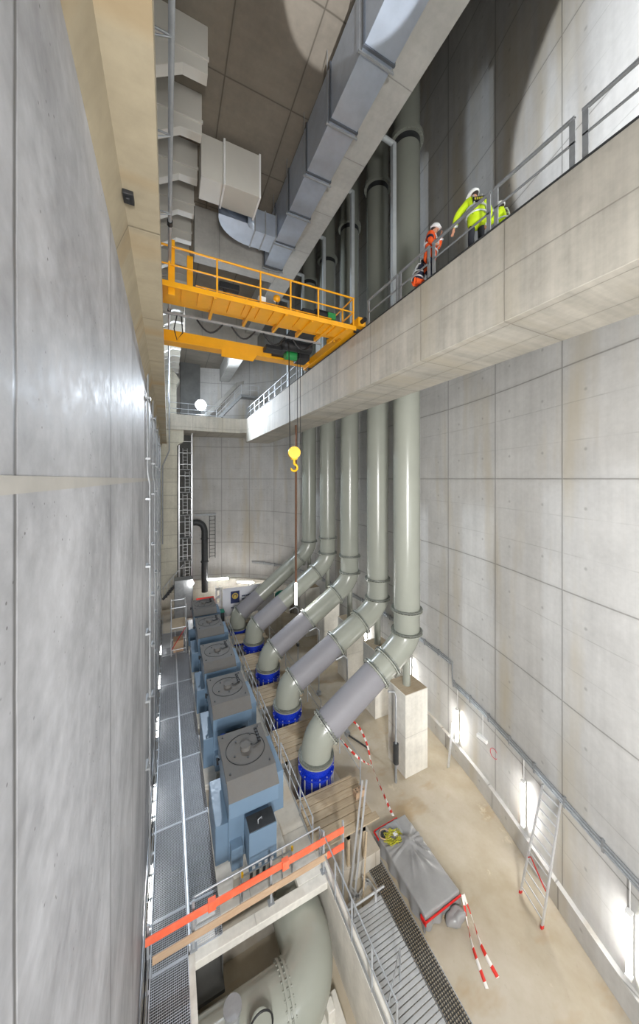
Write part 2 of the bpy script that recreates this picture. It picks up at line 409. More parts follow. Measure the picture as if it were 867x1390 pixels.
# ================================================================== DUCTS
dx0, dx1, dz0, dz1 = 4.28, 5.17, 10.5, 12.12
r = thing('air_duct', 'long rectangular galvanised air duct hanging beside the ceiling beam', 'duct', (4.7, 0, 10.5))
ys = [-4.0, -2.3, -.6, 1.1, 2.9, 4.7, 6.45, 8.2, 9.95, 11.7, 13.45, 15.2]
for a, b in zip(ys, ys[1:]):
    m = MB().box((dx0, a+.03, dz0), (dx1, b-.03, dz1)); m.build('duct_section', M['duct'], r, .01)
    m = MB().box((dx0-.035, b-.03, dz0-.035), (dx1+.035, b+.03, dz1+.035)); m.build('duct_flange', M['duct_joint'], r)
for y in ys[1:]:
    m = MB().cyl((dx0-.06, y+.1, dz0-.06), (dx0-.06, y+.1, 12.6), .012, 6).cyl((dx1+.05, y+.1, dz0-.06), (dx1+.05, y+.1, 12.6), .012, 6).box((dx0-.1, y+.08, dz0-.09), (dx1+.08, y+.12, dz0-.04))
    m.build('hanger', M['galv_dull'], r)
r = thing('elbow_duct', 'bright curved sheet metal elbow duct joining the long duct to the cream box', 'duct', (2.7, 13.6, 10.5))
m = MB(); N = 10
pts = []
for k in range(N+1):
    t = PI/2*k/N; pts.append((t,))
oc = (3.3, 12.9)      # plan centre of the bend
outer = [(3.3-1.5*math.cos(t[0]), 12.95+1.25*math.sin(t[0])) for t in pts]
inner = [(3.3-.35*math.cos(t[0]), 12.95+.25*math.sin(t[0])) for t in pts]
i = 0
for z in (10.45, 11.4): m.v += [Vector((p[0], p[1], z)) for p in outer]+[Vector((p[0], p[1], z)) for p in inner]
n = N+1
for k in range(N):
    m.face((k, k+1, n+k+1, n+k)); m.face((2*n+k, 3*n+k, 3*n+k+1, 2*n+k+1))
    m.face((k, 2*n+k, 2*n+k+1, k+1), True); m.face((n+k, n+k+1, 3*n+k+1, 3*n+k), True)
m.build('elbow', M['duct'], r)
MB().box((3.3, 13.2, 10.45), (4.26, 14.2, 11.4)).build('straight_run', M['duct'], r, .008)
for x in (3.3, 3.75, 4.22): MB().box((x-.025, 13.17, 10.42), (x+.025, 14.23, 11.43)).build('seam_flange', M['galv_dull'], r)
r = thing('air_plenum', 'cream box plenum with flanged corners hanging at the end of the brackets', 'duct box', (2, 12.6, 10.75))
MB().box((1.06, 11.95, 10.75), (1.82, 12.95, 12.3)).build('box_section', M['cream'], r, .01)
MB().box((1.9, 11.9, 10.75), (3.15, 12.98, 12.35)).build('box_section', M['cream'], r, .01)
for x in (1.86, 3.17): MB().box((x-.04, 11.86, 10.70), (x+.03, 13.03, 12.38)).build('corner_flange', M['white'], r, .005)
# ================================================================== DISCHARGE PIPES
YS = [12.32, 15.97, 19.6, 23.3, 26.6]
PIPES = [dict(x=10.68, v1=-6.44, v2=-7.52, i1=(9.51, -8.74), i2=(8.86, -9.15), lo=(6.22, -10.78), bx=5.73, b=-11.82, up=16.6),
         dict(x=11.57, v1=-6.09, v2=-7.26, i1=(10.32, -8.50), i2=(8.66, -9.40), lo=(6.14, -10.86), bx=5.74, b=-11.95, up=17.7),
         dict(x=11.77, v1=-5.5, v2=-6.67, i1=(10.61, -8.10), i2=(8.52, -9.45), lo=(6.18, -10.93), bx=5.73, b=-11.93, up=17.9),
         dict(x=11.88, v1=-4.84, v2=-6.08, i1=(10.78, -7.55), i2=(7.96, -9.50), lo=(5.99, -10.86), bx=5.74, b=-12.0, up=17.9),
         dict(x=11.66, v1=-5.7, v2=None, i1=(10.69, -7.2), i2=(7.04, -9.95), lo=(5.42, -11.17), bx=5.2, b=-12.25, up=17.9)]
R = .64
def coupling(root, x, y, top):
    cp = MB().cyl((x, y, -13.5), (x, y, top-.05), R*.98, 36).build('coupling', M['blue'], root); cp['label'] = 'blue flanged coupling at the foot of the pipe'
    for z in (top-.1, top-.48, -13.25, -13.42):
        MB().flange((x, y, z), (0, 0, 1), R+.13, .07, 40, 22, .024).build('flange_ring', M['blue'] if z > -13.4 and z < top-.2 else M['blue'], cp)
    for k in range(14):
        a = 2*PI*k/14; c = (x+(R+.09)*math.cos(a), y+(R+.09)*math.sin(a))
        MB().cyl((c[0], c[1], -13.45), (c[0], c[1], top-.42), .03, 6).build('tie_rod', M['alu'], cp)
WHERE = ['nearest the orange boards', 'second from the orange boards', 'middle one of five', 'fourth from the orange boards', 'farthest, by the white banner']
for k, (y, P) in enumerate(zip(YS, PIPES)):
    r = thing('discharge_pipe', 'large grey green discharge pipe rising up the shaft, '+WHERE[k], 'pipe', (P['bx'], y, -13.5), 'large discharge pipes')
    x = P['x']
    MB().cyl((x, y, P['v1']+.02), (x, y, P['up']-.3), R, 48).build('riser', M['pipe'], r)
    MB().cyl((x, y, P['up']-.3), (x, y, P['up']), R+.012, 48).build('joint_sleeve', M['dark'], r)
    MB().cyl((x, y, P['up']), (x, y, 25.8), R, 40).build('upper_riser', M['pipe'], r)
    MB().flange((x, y, P['up']+.1), (0, 0, 1), R+.17, .22, 40, 26, .035).build('upper_flange', M['pipe'], r)
    ve = P['v2'] if P['v2'] else P['v1']-.04
    i1 = Vector((P['i1'][0], y, P['i1'][1])); lo = Vector((P['lo'][0], y, P['lo'][1])); i2 = Vector((P['i2'][0], y, P['i2'][1]))
    i2 = lo+(i1-lo)*((i2-lo).length/(i1-lo).length)
    d = (i1-lo).normalized()
    if P['v2']: MB().cyl((x, y, ve), (x, y, P['v1']), R-.015, 48).build('spool', M['pipe'], r)
    t = (x-i1.x)/d.x; c = i1+d*t
    if c.z > ve-.25: c.z = ve-.25
    MB().tube(arc_pts((x, y, ve), c, i1, 16), R, 48).build('upper_elbow', M['pipe'], r)
    MB().tube([i1, i2], R*.985, 48).build('incline', M['pipe'], r)
    MB().tube([i2, lo], R*1.0, 48).build('wrapped_section', M['wrap'], r)
    t = (lo.x-P['bx'])/d.x; c2 = lo-d*t
    if c2.z < P['b']+.2: c2.z = P['b']+.2
    MB().tube(arc_pts(lo, c2, (P['bx'], y, P['b']), 16), R, 48).build('lower_elbow', M['pipe'], r)
    fl = [((x, y, P['v1']), (0, 0, 1)), (i1, d), (lo, d), ((P['bx'], y, P['b']), (0, 0, 1))]
    if P['v2']: fl.append(((x, y, ve), (0, 0, 1)))
    if k < 3: fl.append((i2, d))
    for p, dd in fl:
        for s in (-.05, .05): MB().flange(Vector(p)+Vector(dd)*s, dd, R+.12, .05, 40, 28, .02, .05).build('flange', M['flange'] if s > 0 else M['pipe'], r)
    coupling(r, P['bx'], y, P['b'])
    ph = [-10.2, -10.1, -10.0, -9.9, -9.8][k]
    ez = c.z-.30
    MB().cyl((x, y, ph), (x, y, ez), .19, 20).build('support_leg', M['pipe'], r)
    q = thing('concrete_plinth', f'tall pale concrete plinth under the {ORD[k]} discharge pipe from the orange boards', 'plinth', (x, y, -14.1), 'plinths under the pipes')
    pw = .66
    MB().box((x-pw+.04, y-pw+.02, -14.1), (x+pw+.1, y+pw, ph)).build('plinth_block', M['plinth'], q, .02)
    MB().box((x-pw+.07, y-pw+.05, ph), (x+pw+.07, y+pw-.03, ph+.012)).build('dusty_top', M['plank'], q)
    # slim steel frame by the riser on the gallery
    q = thing('pipe_frame', f'slim pale steel post and arm beside the {ORD[k]} upper riser from the camera', 'frame', (x-1.0, y-.55, 6.12), 'steel frames by the upper risers')
    fx = 9.45; zt = P['up']-1.0-.35*k
    MB().box((fx-.1, y-.62, 6.12), (fx+.1, y-.42, zt)).build('post', M['frame'], q, .01)
    MB().cyl((fx, y-.52, zt-.05), (6.9, y-.52, zt+.15), .12, 12).build('arm', M['frame'], q)
    MB().box((fx-.16, y-.68, 6.12), (fx+.16, y-.36, 6.16)).build('base_plate', M['galv_dull'], q)
# small drain pipework beside each incline
for k in range(1, 4):
    y = YS[k]; x = 8.9
    r = thing('drain_pipework', f'thin galvanised drain pipe and valve beside the {ORD[k]} discharge pipe from the boards', 'pipework', (x, y-.9, -14.1), 'thin drain pipes beside the inclines')
    MB().tube([(x-.6, y-.72, -9.9), (x-.2, y-.85, -9.7), (x, y-.9, -9.9), (x, y-.9, -13.9)], .045, 8).build('pipe_run', M['galv'], r)
    MB().flange((x, y-.9, -12.6), (0, 0, 1), .12, .16, 14, 6, .012, .03).build('valve', M['dark'], r)
    MB().box((x-.12, y-1.02, -14.1), (x+.12, y-.78, -13.88)).build('foot', M['galv_dull'], r, .01)
r = thing('drain_pipework', 'thin galvanised pipe with dark valve standing in front of the nearest plinth', 'pipework', (9.6, 12.0, -14.1), 'thin drain pipes beside the inclines')
MB().tube([(9.1, 11.75, -9.75), (9.45, 11.75, -9.85), (9.55, 11.75, -10.1), (9.55, 11.75, -13.6)], .045, 8).build('pipe_run', M['galv'], r)
MB().cyl((9.55, 11.75, -13.2), (9.55, 11.75, -12.3), .13, 14).build('valve', M['dark'], r)
MB().cyl((9.55, 11.75, -14.1), (9.55, 11.75, -13.2), .06, 10).build('foot', M['galv_dull'], r)
# ================================================================== PUMP MOTORS
def motor():
    y0 = 10.2
    r = thing('pump_motor', 'x', 'pump motor', (2.45, 11.2, -12.32), 'blue grey pump motors')
    MB().box((1.72, 10.25, -12.1), (3.22, 12.1, -10.15)).build('body', M['motor'], r, .02)
    h = MB().prism([(9.82, -10.35), (9.82, -9.86), (10.2, -9.56), (12.15, -9.56), (12.15, -10.35)], 'x', 1.66, 3.24)
    h.build('head', M['motor'], r, .02)
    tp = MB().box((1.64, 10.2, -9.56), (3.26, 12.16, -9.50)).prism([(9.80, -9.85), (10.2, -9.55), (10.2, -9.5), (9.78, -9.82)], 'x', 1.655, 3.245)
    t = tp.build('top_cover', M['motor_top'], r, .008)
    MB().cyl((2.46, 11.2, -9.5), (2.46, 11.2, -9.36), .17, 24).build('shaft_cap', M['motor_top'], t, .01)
    ring = MB().tube([(2.46+.66*math.cos(a), 11.2+.66*math.sin(a), -9.495) for a in [2*PI*j/48 for j in range(49)]], .012, 6).build('cover_ring', M['black'], t)
    for x, y in ((1.8, 10.4), (3.1, 10.4), (1.8, 12.0), (3.1, 12.0), (2.46, 10.8), (2.2, 11.6), (2.05, 11.0), (2.75, 11.75)): MB().cyl((x, y, -9.5), (x, y, -9.465), .03, 8).build('bolt', M['dark'], t)
    cb = MB().tube([(2.95, 11.95, -9.47), (2.98, 11.6, -9.46), (2.98, 11.25, -9.46), (2.75, 11.15, -9.46), (2.66, 11.25, -9.45)], .025, 6)
    for yy in (11.9, 11.75, 11.6, 11.45, 11.3): cb.box((2.93, yy-.03, -9.5), (3.03, yy+.03, -9.43))
    cb.build('cable_clips', M['black'], t)
    MB().box((1.33, 10.3, -12.1), (1.73, 12.0, -10.9)).build('cooler_box', M['motor'], r, .02)
    MB().box((3.21, 10.35, -11.3), (3.58, 12.0, -10.0)).build('side_duct', M['motor'], r, .02)
    cbx = MB().box((2.18, 9.42, -11.75), (3.04, 9.95, -10.62)).build('terminal_box', M['motor'], r, .015)
    MB().box((2.2, 9.45, -10.62), (3.02, 9.95, -10.6)).build('box_lid', M['dark'], cbx, .004)
    gl = MB()
    for j in range(4): gl.box((2.27+j*.19, 9.40, -11.68), (2.36+j*.19, 9.425, -11.60))
    gl.build('cable_label', M['white'], cbx)
    lift = MB().tube([(2.5, 9.6, -10.6), (2.5, 9.62, -10.5), (2.62, 9.66, -10.5), (2.64, 9.7, -10.6)], .015, 6); lift.build('lifting_eye', M['galv'], cbx)
    for j in range(4): MB().tube([(2.3+j*.2, 9.6, -11.75), (2.3+j*.2, 9.62, -12.1), (2.3+j*.2, 9.7, -12.32)], .045, 8).build('power_cable', M['black'], r)
    MB().box((2.2, 9.95, -11.75), (3.0, 10.27, -10.8)).build('box_mount', M['motor'], r, .01)
    MB().box((1.76, 9.95, -12.1), (2.12, 10.27, -11.45)).build('front_box', M['motor'], r, .015)
    MB().prism([(1.32, 9.55), (1.72, 9.45), (1.80, 9.9), (3.5, 9.9), (3.5, 12.25), (1.32, 12.25)], 'z', -12.32, -12.1).build('footing', M['plinth'], r, .015)
    MB().tube([(1.62, 11.6, -9.9), (1.55, 11.55, -9.8), (1.55, 11.4, -9.9)], .035, 8).build('sensor', M['black'], r)
    return r
m0 = motor()
MY = [0, 3.69, 7.1, 10.97, 14.4]
MW = ['nearest the orange boards', 'second from the orange boards', 'third from the orange boards', 'fourth from the orange boards', 'before the red cabinet']
for k in range(5):
    r = m0 if k == 0 else copy_tree(m0)
    r.location.y = 11.2+MY[k]; r['label'] = 'blue grey pump motor with grey top, '+MW[k]
tag(MB().prism([(2.0+.13*math.cos(a), 13.2+.13*math.sin(a)) for a in [2*PI*j/16 for j in range(16)]], 'z', -10.6, -10.35).build('bucket', M['bluebucket'], None, .02), 'small bright blue tub behind the first motor on the terminal box of the second', 'tub')
# ================================================================== GRATINGS
def grating(x0, x1, y0, y1, z, name, label, pitch=.045, group=None, mat='grate', bw=.006, par=None):
    r = thing(name, label, 'grating', ((x0+x1)/2, (y0+y1)/2, z), group)
    m = MB(); x = x0
    while x <= x1: m.box((x-bw/2, y0, z-.03), (x+bw/2, y1, z)); x += pitch
    y = y0
    while y <= y1: m.box((x0, y-bw/2, z-.012), (x1, y+bw/2, z-.001)); y += pitch
    m.build('bars', M[mat], r)
    m = MB().box((x0-.015, y0, z-.035), (x0, y1, z)).box((x1, y0, z-.035), (x1+.015, y1, z)).box((x0, y0-.01, z-.035), (x1, y0+.012, z)).box((x0, y1-.012, z-.035), (x1, y1+.01, z))
    m.build('edge_frame', M['grate'], r); return r
gy = [6.2, 8.85, 9.9, 12.4, 15.2, 18.0, 21.0, 24.5, 28.0]
for k in range(len(gy)-1):
    grating(-.40, .46, gy[k]+.015, gy[k+1]-.015, -12.3, 'floor_grating', f'steel walkway grating beside the left wall, {ORD[k]} panel from the camera end', .045 if k < 4 else .06, 'walkway gratings by the wall')
    if k: grating(.56, 1.32, gy[k]+.015, gy[k+1]-.015, -12.3, 'floor_grating', f'steel walkway grating along the pump motors, {ORD[k-1]} panel from the orange boards', .045 if k < 4 else .06, 'walkway gratings by the motors')
r = thing('kick_rail', 'long pale steel kick rail between the two rows of walkway grating', 'rail', (.51, 18, -12.3))
MB().box((.485, 8.9, -12.33), (.53, 28, -12.16)).build('rail_plate', M['alu'], r)
kb = MB()
for j in range(16): kb.cyl((.47, 9.3+j*1.2, -12.24), (.545, 9.3+j*1.2, -12.24), .018, 6)
kb.build('bolt', M['dark'], r)
struct(MB().box((.46, 8.85, -13.5), (.56, 28, -12.33)).box((1.32, 8.85, -13.5), (1.345, 28, -12.33)).box((-.44, 6.2, -13.5), (-.40, 28, -12.33)).box((-.4, 6.2, -13.5), (.46, 8.6, -13.4)).build('beam_support', M['pit']))
# ladder shaped cable tray with lamps along the left wall
r = thing('cable_tray', 'long ladder shaped cable tray running low along the left wall', 'cable tray', (-.49, 17, -12.2))
MB().box((-.585, 6.2, -12.02), (-.56, 31, -11.92)).build('side_rail', M['galv'], r); MB().box((-.40, 6.2, -12.02), (-.375, 31, -11.92)).build('side_rail', M['galv'], r)
for j in range(40): MB().box((-.58, 6.5+j*.61, -11.97), (-.38, 6.56+j*.61, -11.94)).build('rung', M['galv'], r)
for j in range(3): MB().tube([(-.55+.05*j+.012*math.sin(3*t+j), t, -11.90) for t in [6.3+.5*q for q in range(48)]], .018, 6).build('cable', M['black'] if j % 2 else M['galv_dull'], r)
for j, (a, b) in enumerate([(9.6, 11.2), (12.6, 14.1), (16.6, 18.0), (20.4, 21.8), (24.3, 25.6)]):
    r = thing('tube_lamp', f'glowing white tube lamp in the trench by the left wall, {ORD[j]} from the orange boards', 'lamp', (-.47, a, -12.3), 'tube lamps along the left wall')
    MB().cyl((-.47, a, -12.12), (-.47, b, -12.12), .032, 12).build('tube', M['led_trench'], r)
    MB().box((-.53, a, -12.26), (-.41, b, -12.18)).build('housing', M['white'], r, .01)
    for q in (a-.06, b): MB().box((-.53, q, -12.25), (-.41, q+.06, -12.06)).build('end_cap', M['galv_dull'], r, .01)
# vertical conduits on the left wall
for j, y in enumerate([10.7, 14.2, 17.6, 21.4, 25.2]):
    r = thing('wall_conduit', f'pair of vertical steel conduits on the left wall, {ORD[j]} pair from the camera', 'conduit', (-.57, y, -11.9), 'vertical conduits on the left wall')
    for dy in (0, .16):
        MB().tube([(-.55, y+dy, 3.2), (-.55, y+dy, .25), (-.55, y+dy-.0, .15), (-.50, y+dy+.10, -.15), (-.50, y+dy+.10, -.3), (-.50, y+dy+.1, -11.9)], .026, 8).build('conduit', M['galv'] if dy else M['galv_dull'], r)
    for z in (2.4, .6, -.6, -2.6, -4.6, -6.6, -8.6): MB().box((-.6, y-.06, z-.03), (-.47, y+.32, z+.03)).build('clamp', M['galv_dull'], r)
# power rail along the runway beam
r = thing('power_rail', 'slim grey conduit running beside the runway beam above the crane end', 'conduit', (.04, 16, 6.8))
MB().cyl((.055, -3, 7.0), (.03, 32, 7.0), .05, 10).build('tube', M['galv'], r)
for y in (4.2, 5.5, 7.1, 9.2, 12, 16, 20, 25, 30): MB().cyl((-.6, y, 6.7), (.05, y, 6.95), .014, 6).cyl((-.58, y, 6.97), (.06, y, 6.97), .02, 6).build('bracket', M['galv_dull'], r)
for y in (9.5, 14.5): MB().cyl((.045, y, 7.0), (.045, y+.15, 7.0), .075, 10).build('collar', M['black'], r)
r = thing('wall_conduit', 'bent grey conduit dropping from the platform edge beside the far column', 'conduit', (.1, 32.6, 5), 'vertical conduits on the left wall')
MB().tube([(.1, 32.4, 10), (.1, 32.4, 2.6), (-.45, 32.4, 1.2), (-.45, 32.4, -6)], .06, 8).build('conduit', M['galv_dull'], r)
# ================================================================== RIGHT WALL: tray, lamps, marks
def along(y0, y1, d, n=40):
    L = offs(d); out = []
    for i in range(n+1):
        y = y0+(y1-y0)*i/n
        for a, b in zip(L, L[1:]):
            if a.y <= y <= b.y:
                out.append(Vector((a.x+(b.x-a.x)*(y-a.y)/(b.y-a.y), y, 0))); break
    return out
r = thing('wall_tray', 'slim steel conduit tray running low along the right wall with one step up', 'cable tray', (13.2, 11.7, -10.5))
for q, (dz, rad, mt) in enumerate([(0, .04, 'galv'), (.1, .04, 'galv_dull'), (-.1, .032, 'galv')]):
    p = [v+Vector((0, 0, -10.47+dz)) for v in along(-2, 11.75, .06, 30)] + [v+Vector((0, 0, -9.5+dz)) for v in along(11.76, 36, .06, 44)]
    MB().tube(p, rad, 8).build('conduit', M[mt], r)
for v in along(0, 35, .05, 30):
    z = -10.47 if v.y < 11.75 else -9.5
    MB().box((v.x-.05, v.y-.03, z-.16), (v.x+.10, v.y+.03, z+.17)).build('clip', M['galv_dull'], r)
def wall_lamp(y, z0, z1, lab, mb_out=.14):
    v = along(y, y+.01, mb_out, 1)[0]
    r = thing('tube_lamp', lab, 'lamp', (v.x, v.y, z0), 'upright tube lamps on the right wall')
    MB().cyl((v.x, y, z0), (v.x, y, z1), .055, 12).build('tube', M['led'], r)
    MB().box((v.x+.03, y-.06, z0), (v.x+.09, y+.06, z1)).build('housing', M['white'], r, .01)
    for q in (z0-.07, z1): MB().box((v.x-.06, y-.07, q), (v.x+.09, y+.07, q+.07)).build('end_cap', M['white'], r, .01)
    MB().cyl((v.x+.06, y, z1+.07), (v.x+.06, y, -10.55), .012, 6).build('lead', M['white'], r)
wall_lamp(11.35, -13.1, -11.6, 'upright glowing tube lamp on the right wall behind the leaning board')
wall_lamp(7.45, -13.0, -11.4, 'upright glowing tube lamp on the right wall behind the ladder')
wall_lamp(4.0, -13.0, -11.4, 'upright glowing tube lamp low on the right wall at the picture edge')
wall_lamp(15.3, -12.6, -11.1, 'upright glowing tube lamp behind the second concrete plinth')
wall_lamp(20.3, -12.4, -11.0, 'upright glowing tube lamp behind the third concrete plinth')
v = along(9.7, 9.72, .1, 1)[0]
r = thing('wall_luminaire', 'small white bulkhead luminaire hanging below the tray on the right wall', 'lamp', (v.x, v.y, -11.5))
MB().box((v.x-.06, v.y-.25, -11.75), (v.x+.1, v.y+.25, -11.58)).build('case', M['white'], r, .02); MB().box((v.x-.05, v.y-.22, -11.78), (v.x+.08, v.y+.22, -11.75)).build('diffuser', M['galv_dull'], r, .01)
MB().cyl((v.x+.05, v.y, -11.6), (v.x+.05, v.y, -10.6), .01, 6).build('lead', M['white'], r)
v = along(9.05, 9.07, .012, 1)[0]
tag(MB().tube([(v.x-.02+.25*.17*math.cos(a)*0+ -.0, v.y+.17*math.cos(a), -11.8+.2*math.sin(a)) for a in [2*PI*j/24 for j in range(25)]], .012, 6).build('paint_ring', M['redmark']), 'red ring sprayed on the right wall beside the small luminaire', 'mark')
v = along(11.2, 11.22, .3, 1)[0]
tag(MB().bar((12.35, 11.25, -14.1), (v.x+.02, 11.45, -12.2), .14, .03, (0, 1, 0)).build('leaning_board', M['alu'], None, .005), 'narrow pale aluminium board leaning on the right wall near a tube lamp', 'board')
# far lamps
def hlamp(a, b, z, lab):
    r = thing('tube_lamp', lab, 'lamp', (a[0], a[1], z), 'long tube lamps on the far wall')
    MB().cyl((a[0], a[1], z), (b[0], b[1], z), .09, 12).build('tube', M['led'], r)
    MB().bar((a[0], a[1]+.1, z+.02), (b[0], b[1]+.1, z+.02), .12, .2).build('housing', M['white'], r, .02)
hlamp((3.9, 36.4), (6.0, 35.9), -11.0, 'long glowing tube lamp on the far wall directly above the red cabinet')
hlamp((6.9, 35.3), (8.4, 34.4), -11.35, 'long glowing tube lamp on the far wall above the white banner')
# ================================================================== LADDER (leaning)
r = thing('ladder', 'aluminium ladder leaning on the right wall near the tarpaulin pallet', 'ladder', (10.7, 6.3, -14.1))
A0, B0, A1, B1 = Vector((10.81, 6.78, -14.08)), Vector((10.56, 5.95, -14.08)), Vector((11.80, 6.62, -10.65)), Vector((11.55, 5.93, -10.55))
for a, b in ((A0, A1), (B0, B1)):
    MB().bar(a, b, .035, .11, (1, 0, 0)).build('stile', M['alu'], r, .004)
    MB().bar(a, a+(b-a)*.025, .05, .13, (1, 0, 0)).build('foot', M['red'], r, .01)
for j in range(12):
    t = (j+.7)/12.3; MB().cyl(A0+(A1-A0)*t, B0+(B1-B0)*t, .021, 8).build('rung', M['alu'], r)
MB().tube([A0+(A1-A0)*.32, A0+(A1-A0)*.36+Vector((-.04, -.1, 0)), B0+(B1-B0)*.30+Vector((-.04, .1, 0)), B0+(B1-B0)*.27], .02, 6).build('strap', M['red'], r)
# ================================================================== TIMBER DECKS round the couplings
dk = 0
def deck(y0, y1, x0, x1, lab, gap=.032, pw=.3, z=-12.42, ol=0.):
    r = thing('plank_deck', lab, 'plank deck', ((x0+x1)/2, y0, z-.06), 'plank decks between the pipes')
    y = y0
    while y < y1-.1:
        w = min(pw+random.uniform(-.03, .03), y1-y)
        MB().box((x0+random.uniform(-.04, .04), y, z-.055), (x1+random.uniform(-.1, .14), y+w-gap, z+random.uniform(-.006, .006))).build('plank', M['plank'], r, .006)
        y += w
    for x in (x0+.25, (x0+x1)/2, x1-.6): MB().box((x-.05, y0, -14.1 if x > x0+.3 else z-.2), (x+.05, y0+.1, z-.06)).box((x-.05, y1-.1, -14.1 if x > x0+.3 else z-.2), (x+.05, y1, z-.06)).box((x-.05, y0, z-.2), (x+.05, y1, z-.06)).build('joist', M['plank'], r)
DL = ['nearest the orange barrier boards', 'between the first and second discharge pipes', 'between the second and third discharge pipes', 'between the third and fourth discharge pipes', 'between the fourth and fifth discharge pipes', 'beyond the fifth discharge pipe']
edges = [9.55]+[y for Y in YS for y in (Y-.85, Y+.9)]+[28.0]
for k in range(6):
    deck(edges[2*k], edges[2*k+1], 4.46, 6.95, 'weathered timber plank deck '+DL[k])
for k, y in enumerate(YS):        # floor slab of the sump round each coupling
    pass
struct(MB().box((4.42, 9.5, -14.1), (7.0, 28, -13.55)).build('floor_sump', M['pump_floor']))
r = thing('deck_block', 'short drilled wooden block standing on the near corner of the plank deck', 'block', (6.82, 10.55, -12.4))
MB().box((6.55, 10.42, -12.41), (7.0, 10.66, -12.18)).build('block', M['plank2'], r, .01)
hb = MB()
for x in (6.64, 6.78, 6.91):
    for y in (10.49, 10.59): hb.cyl((x, y, -12.185), (x, y, -12.176), .022, 8)
hb.build('drill_hole', M['black'], r)
# ================================================================== GUARDRAILS by the motors, front guard, boards
def guard(name, lab, p, q, h, nposts, group, mat='galv', rails=(1., .55), toe=.12, r=.022):
    p, q = Vector(p), Vector(q); root = thing(name, lab, 'guardrail', p, group)
    for k in range(nposts):
        a = p+(q-p)*k/(nposts-1); MB().bar(a, a+Vector((0, 0, h)), .05, .02, (q-p)).build('post', M[mat], root)
    for f in rails: MB().cyl(p+Vector((0, 0, h*f)), q+Vector((0, 0, h*f)), r, 8).build('rail', M[mat], root)
    if toe: MB().bar(p+Vector((0, 0, toe/2)), q+Vector((0, 0, toe/2)), .012, toe).build('toe_board', M[mat], root)
    return root
for k in range(5):
    y = 9.65+3.62*k
    guard('guardrail', f'galvanised guardrail panel between motors and pipes, {ORD[k]} from the orange boards', (4.36, y, -12.32), (4.36, y+3.3, -12.32), 1.02, 4, 'guardrails between motors and pipes')
guard('guardrail', 'galvanised guardrail across the pump floor end behind the orange boards', (.6, 9.1, -12.32), (4.4, 9.2, -12.32), 1.12, 4, None, toe=0)
g = guard('guardrail', 'galvanised guardrail running along the pit edge beside the aluminium platform', (4.42, 5.4, -12.32), (4.42, 9.1, -12.32), 1.12, 5, None, rails=(1., .5), toe=.15)
struct(MB().box((4.40, 4.6, -14.1), (4.62, 9.5, -12.32)).build('wall_pit', M['plinth']))
r = thing('barrier_board', 'bright orange red barrier board fixed across the pump floor end, upper of two', 'board', (2.3, 8.8, -11.3))
MB().bar((-.5, 8.76, -11.28), (5.1, 8.86, -11.28), .03, .2).build('board', M['orange_board'], r, .004)
for x in (1.05, 3.1): MB().box((x-.1, 8.74, -11.40), (x+.1, 8.88, -11.16)).build('joint_sleeve', M['orange_board'], r, .006)
r = thing('barrier_board', 'pale wooden toe board under the orange red board, lower of two', 'board', (2.3, 8.8, -11.9))
MB().bar((-.35, 8.76, -11.82), (4.5, 8.86, -11.82), .03, .2).build('board', M['plank2'], r, .004)  # lower board in a paler tone than the upper one
MB().bar((4.5, 8.86, -11.82), (5.12, 8.88, -11.82), .032, .2).build('painted_end', M['orange_board'], r, .004)
for x, lab in ((-.45, 'galvanised post carrying the barrier boards beside the left wall'), (.6, 'galvanised post carrying the barrier boards at the guardrail corner'), (2.7, 'galvanised post carrying the barrier boards at mid span'), (4.4, 'galvanised post carrying the barrier boards at the pit wall'), (5.1, 'galvanised post carrying the free ends of the barrier boards')):
    zb = -12.31 if .4 < x < 4.7 else (-12.3 if x < .4 else -14.1)
    t = thing('barrier_post', lab, 'post', (x, 8.9, zb), 'posts of the barrier boards')
    MB().box((x-.03, 8.885, zb), (x+.03, 8.94, -11.05)).build('post', M['galv'], t, .004); MB().box((x-.09, 8.83, zb), (x+.09, 9.0, zb+.015)).build('foot_plate', M['galv_dull'], t)
r = thing('side_gate', 'low bare steel rail with yellow knobs in front of the first motor', 'rail', (2.4, 9.35, -12.32))
for x in (1.95, 3.5):
    MB().cyl((x, 9.3, -12.32), (x, 9.3, -11.55), .025, 8).build('post', M['galv_dull'], r); MB().cyl((x, 9.3, -11.6), (x, 9.3, -11.5), .04, 10).build('knob', M['yellow_hook'], r)
for z in (-11.6, -11.85): MB().cyl((1.95, 9.3, z), (3.5, 9.3, z), .018, 8).build('bar', M['galv'], r)
tag(MB().box((.72, 9.35, -12.29), (1.2, 9.5, -12.27)).build('floor_plate', M['white']), 'small white plate lying on the grating behind the guardrail corner', 'plate')
# leaning tall posts at the deck edge
r = thing('tall_posts', 'pair of tall aluminium profiles standing upright beside the barrier board ends', 'profile', (5.55, 9.3, -14.1))
MB().bar((5.45, 9.1, -14.08), (6.4, 9.75, -11.0), .06, .04).build('profile', M['alu'], r); MB().bar((5.62, 9.05, -14.08), (6.55, 9.7, -11.0), .06, .04).build('profile', M['alu'], r)
tag(MB().bar((5.75, 8.75, -14.08), (6.35, 9.4, -12.5), .05, .03).build('wooden_lath', M['plank'], None, .003), 'thin wooden lath leaning beside the tall aluminium profiles', 'lath')
for k, y in enumerate(YS):
    g = guard('guardrail', f'slim guardrail at the outer edge of the plank decks beside the {ORD[k]} discharge pipe', (7.0, y-1.5, -12.4), (7.0, y+.2, -12.4), 1.15, 2, 'slim guardrails on the plank decks', r=.014, toe=0)
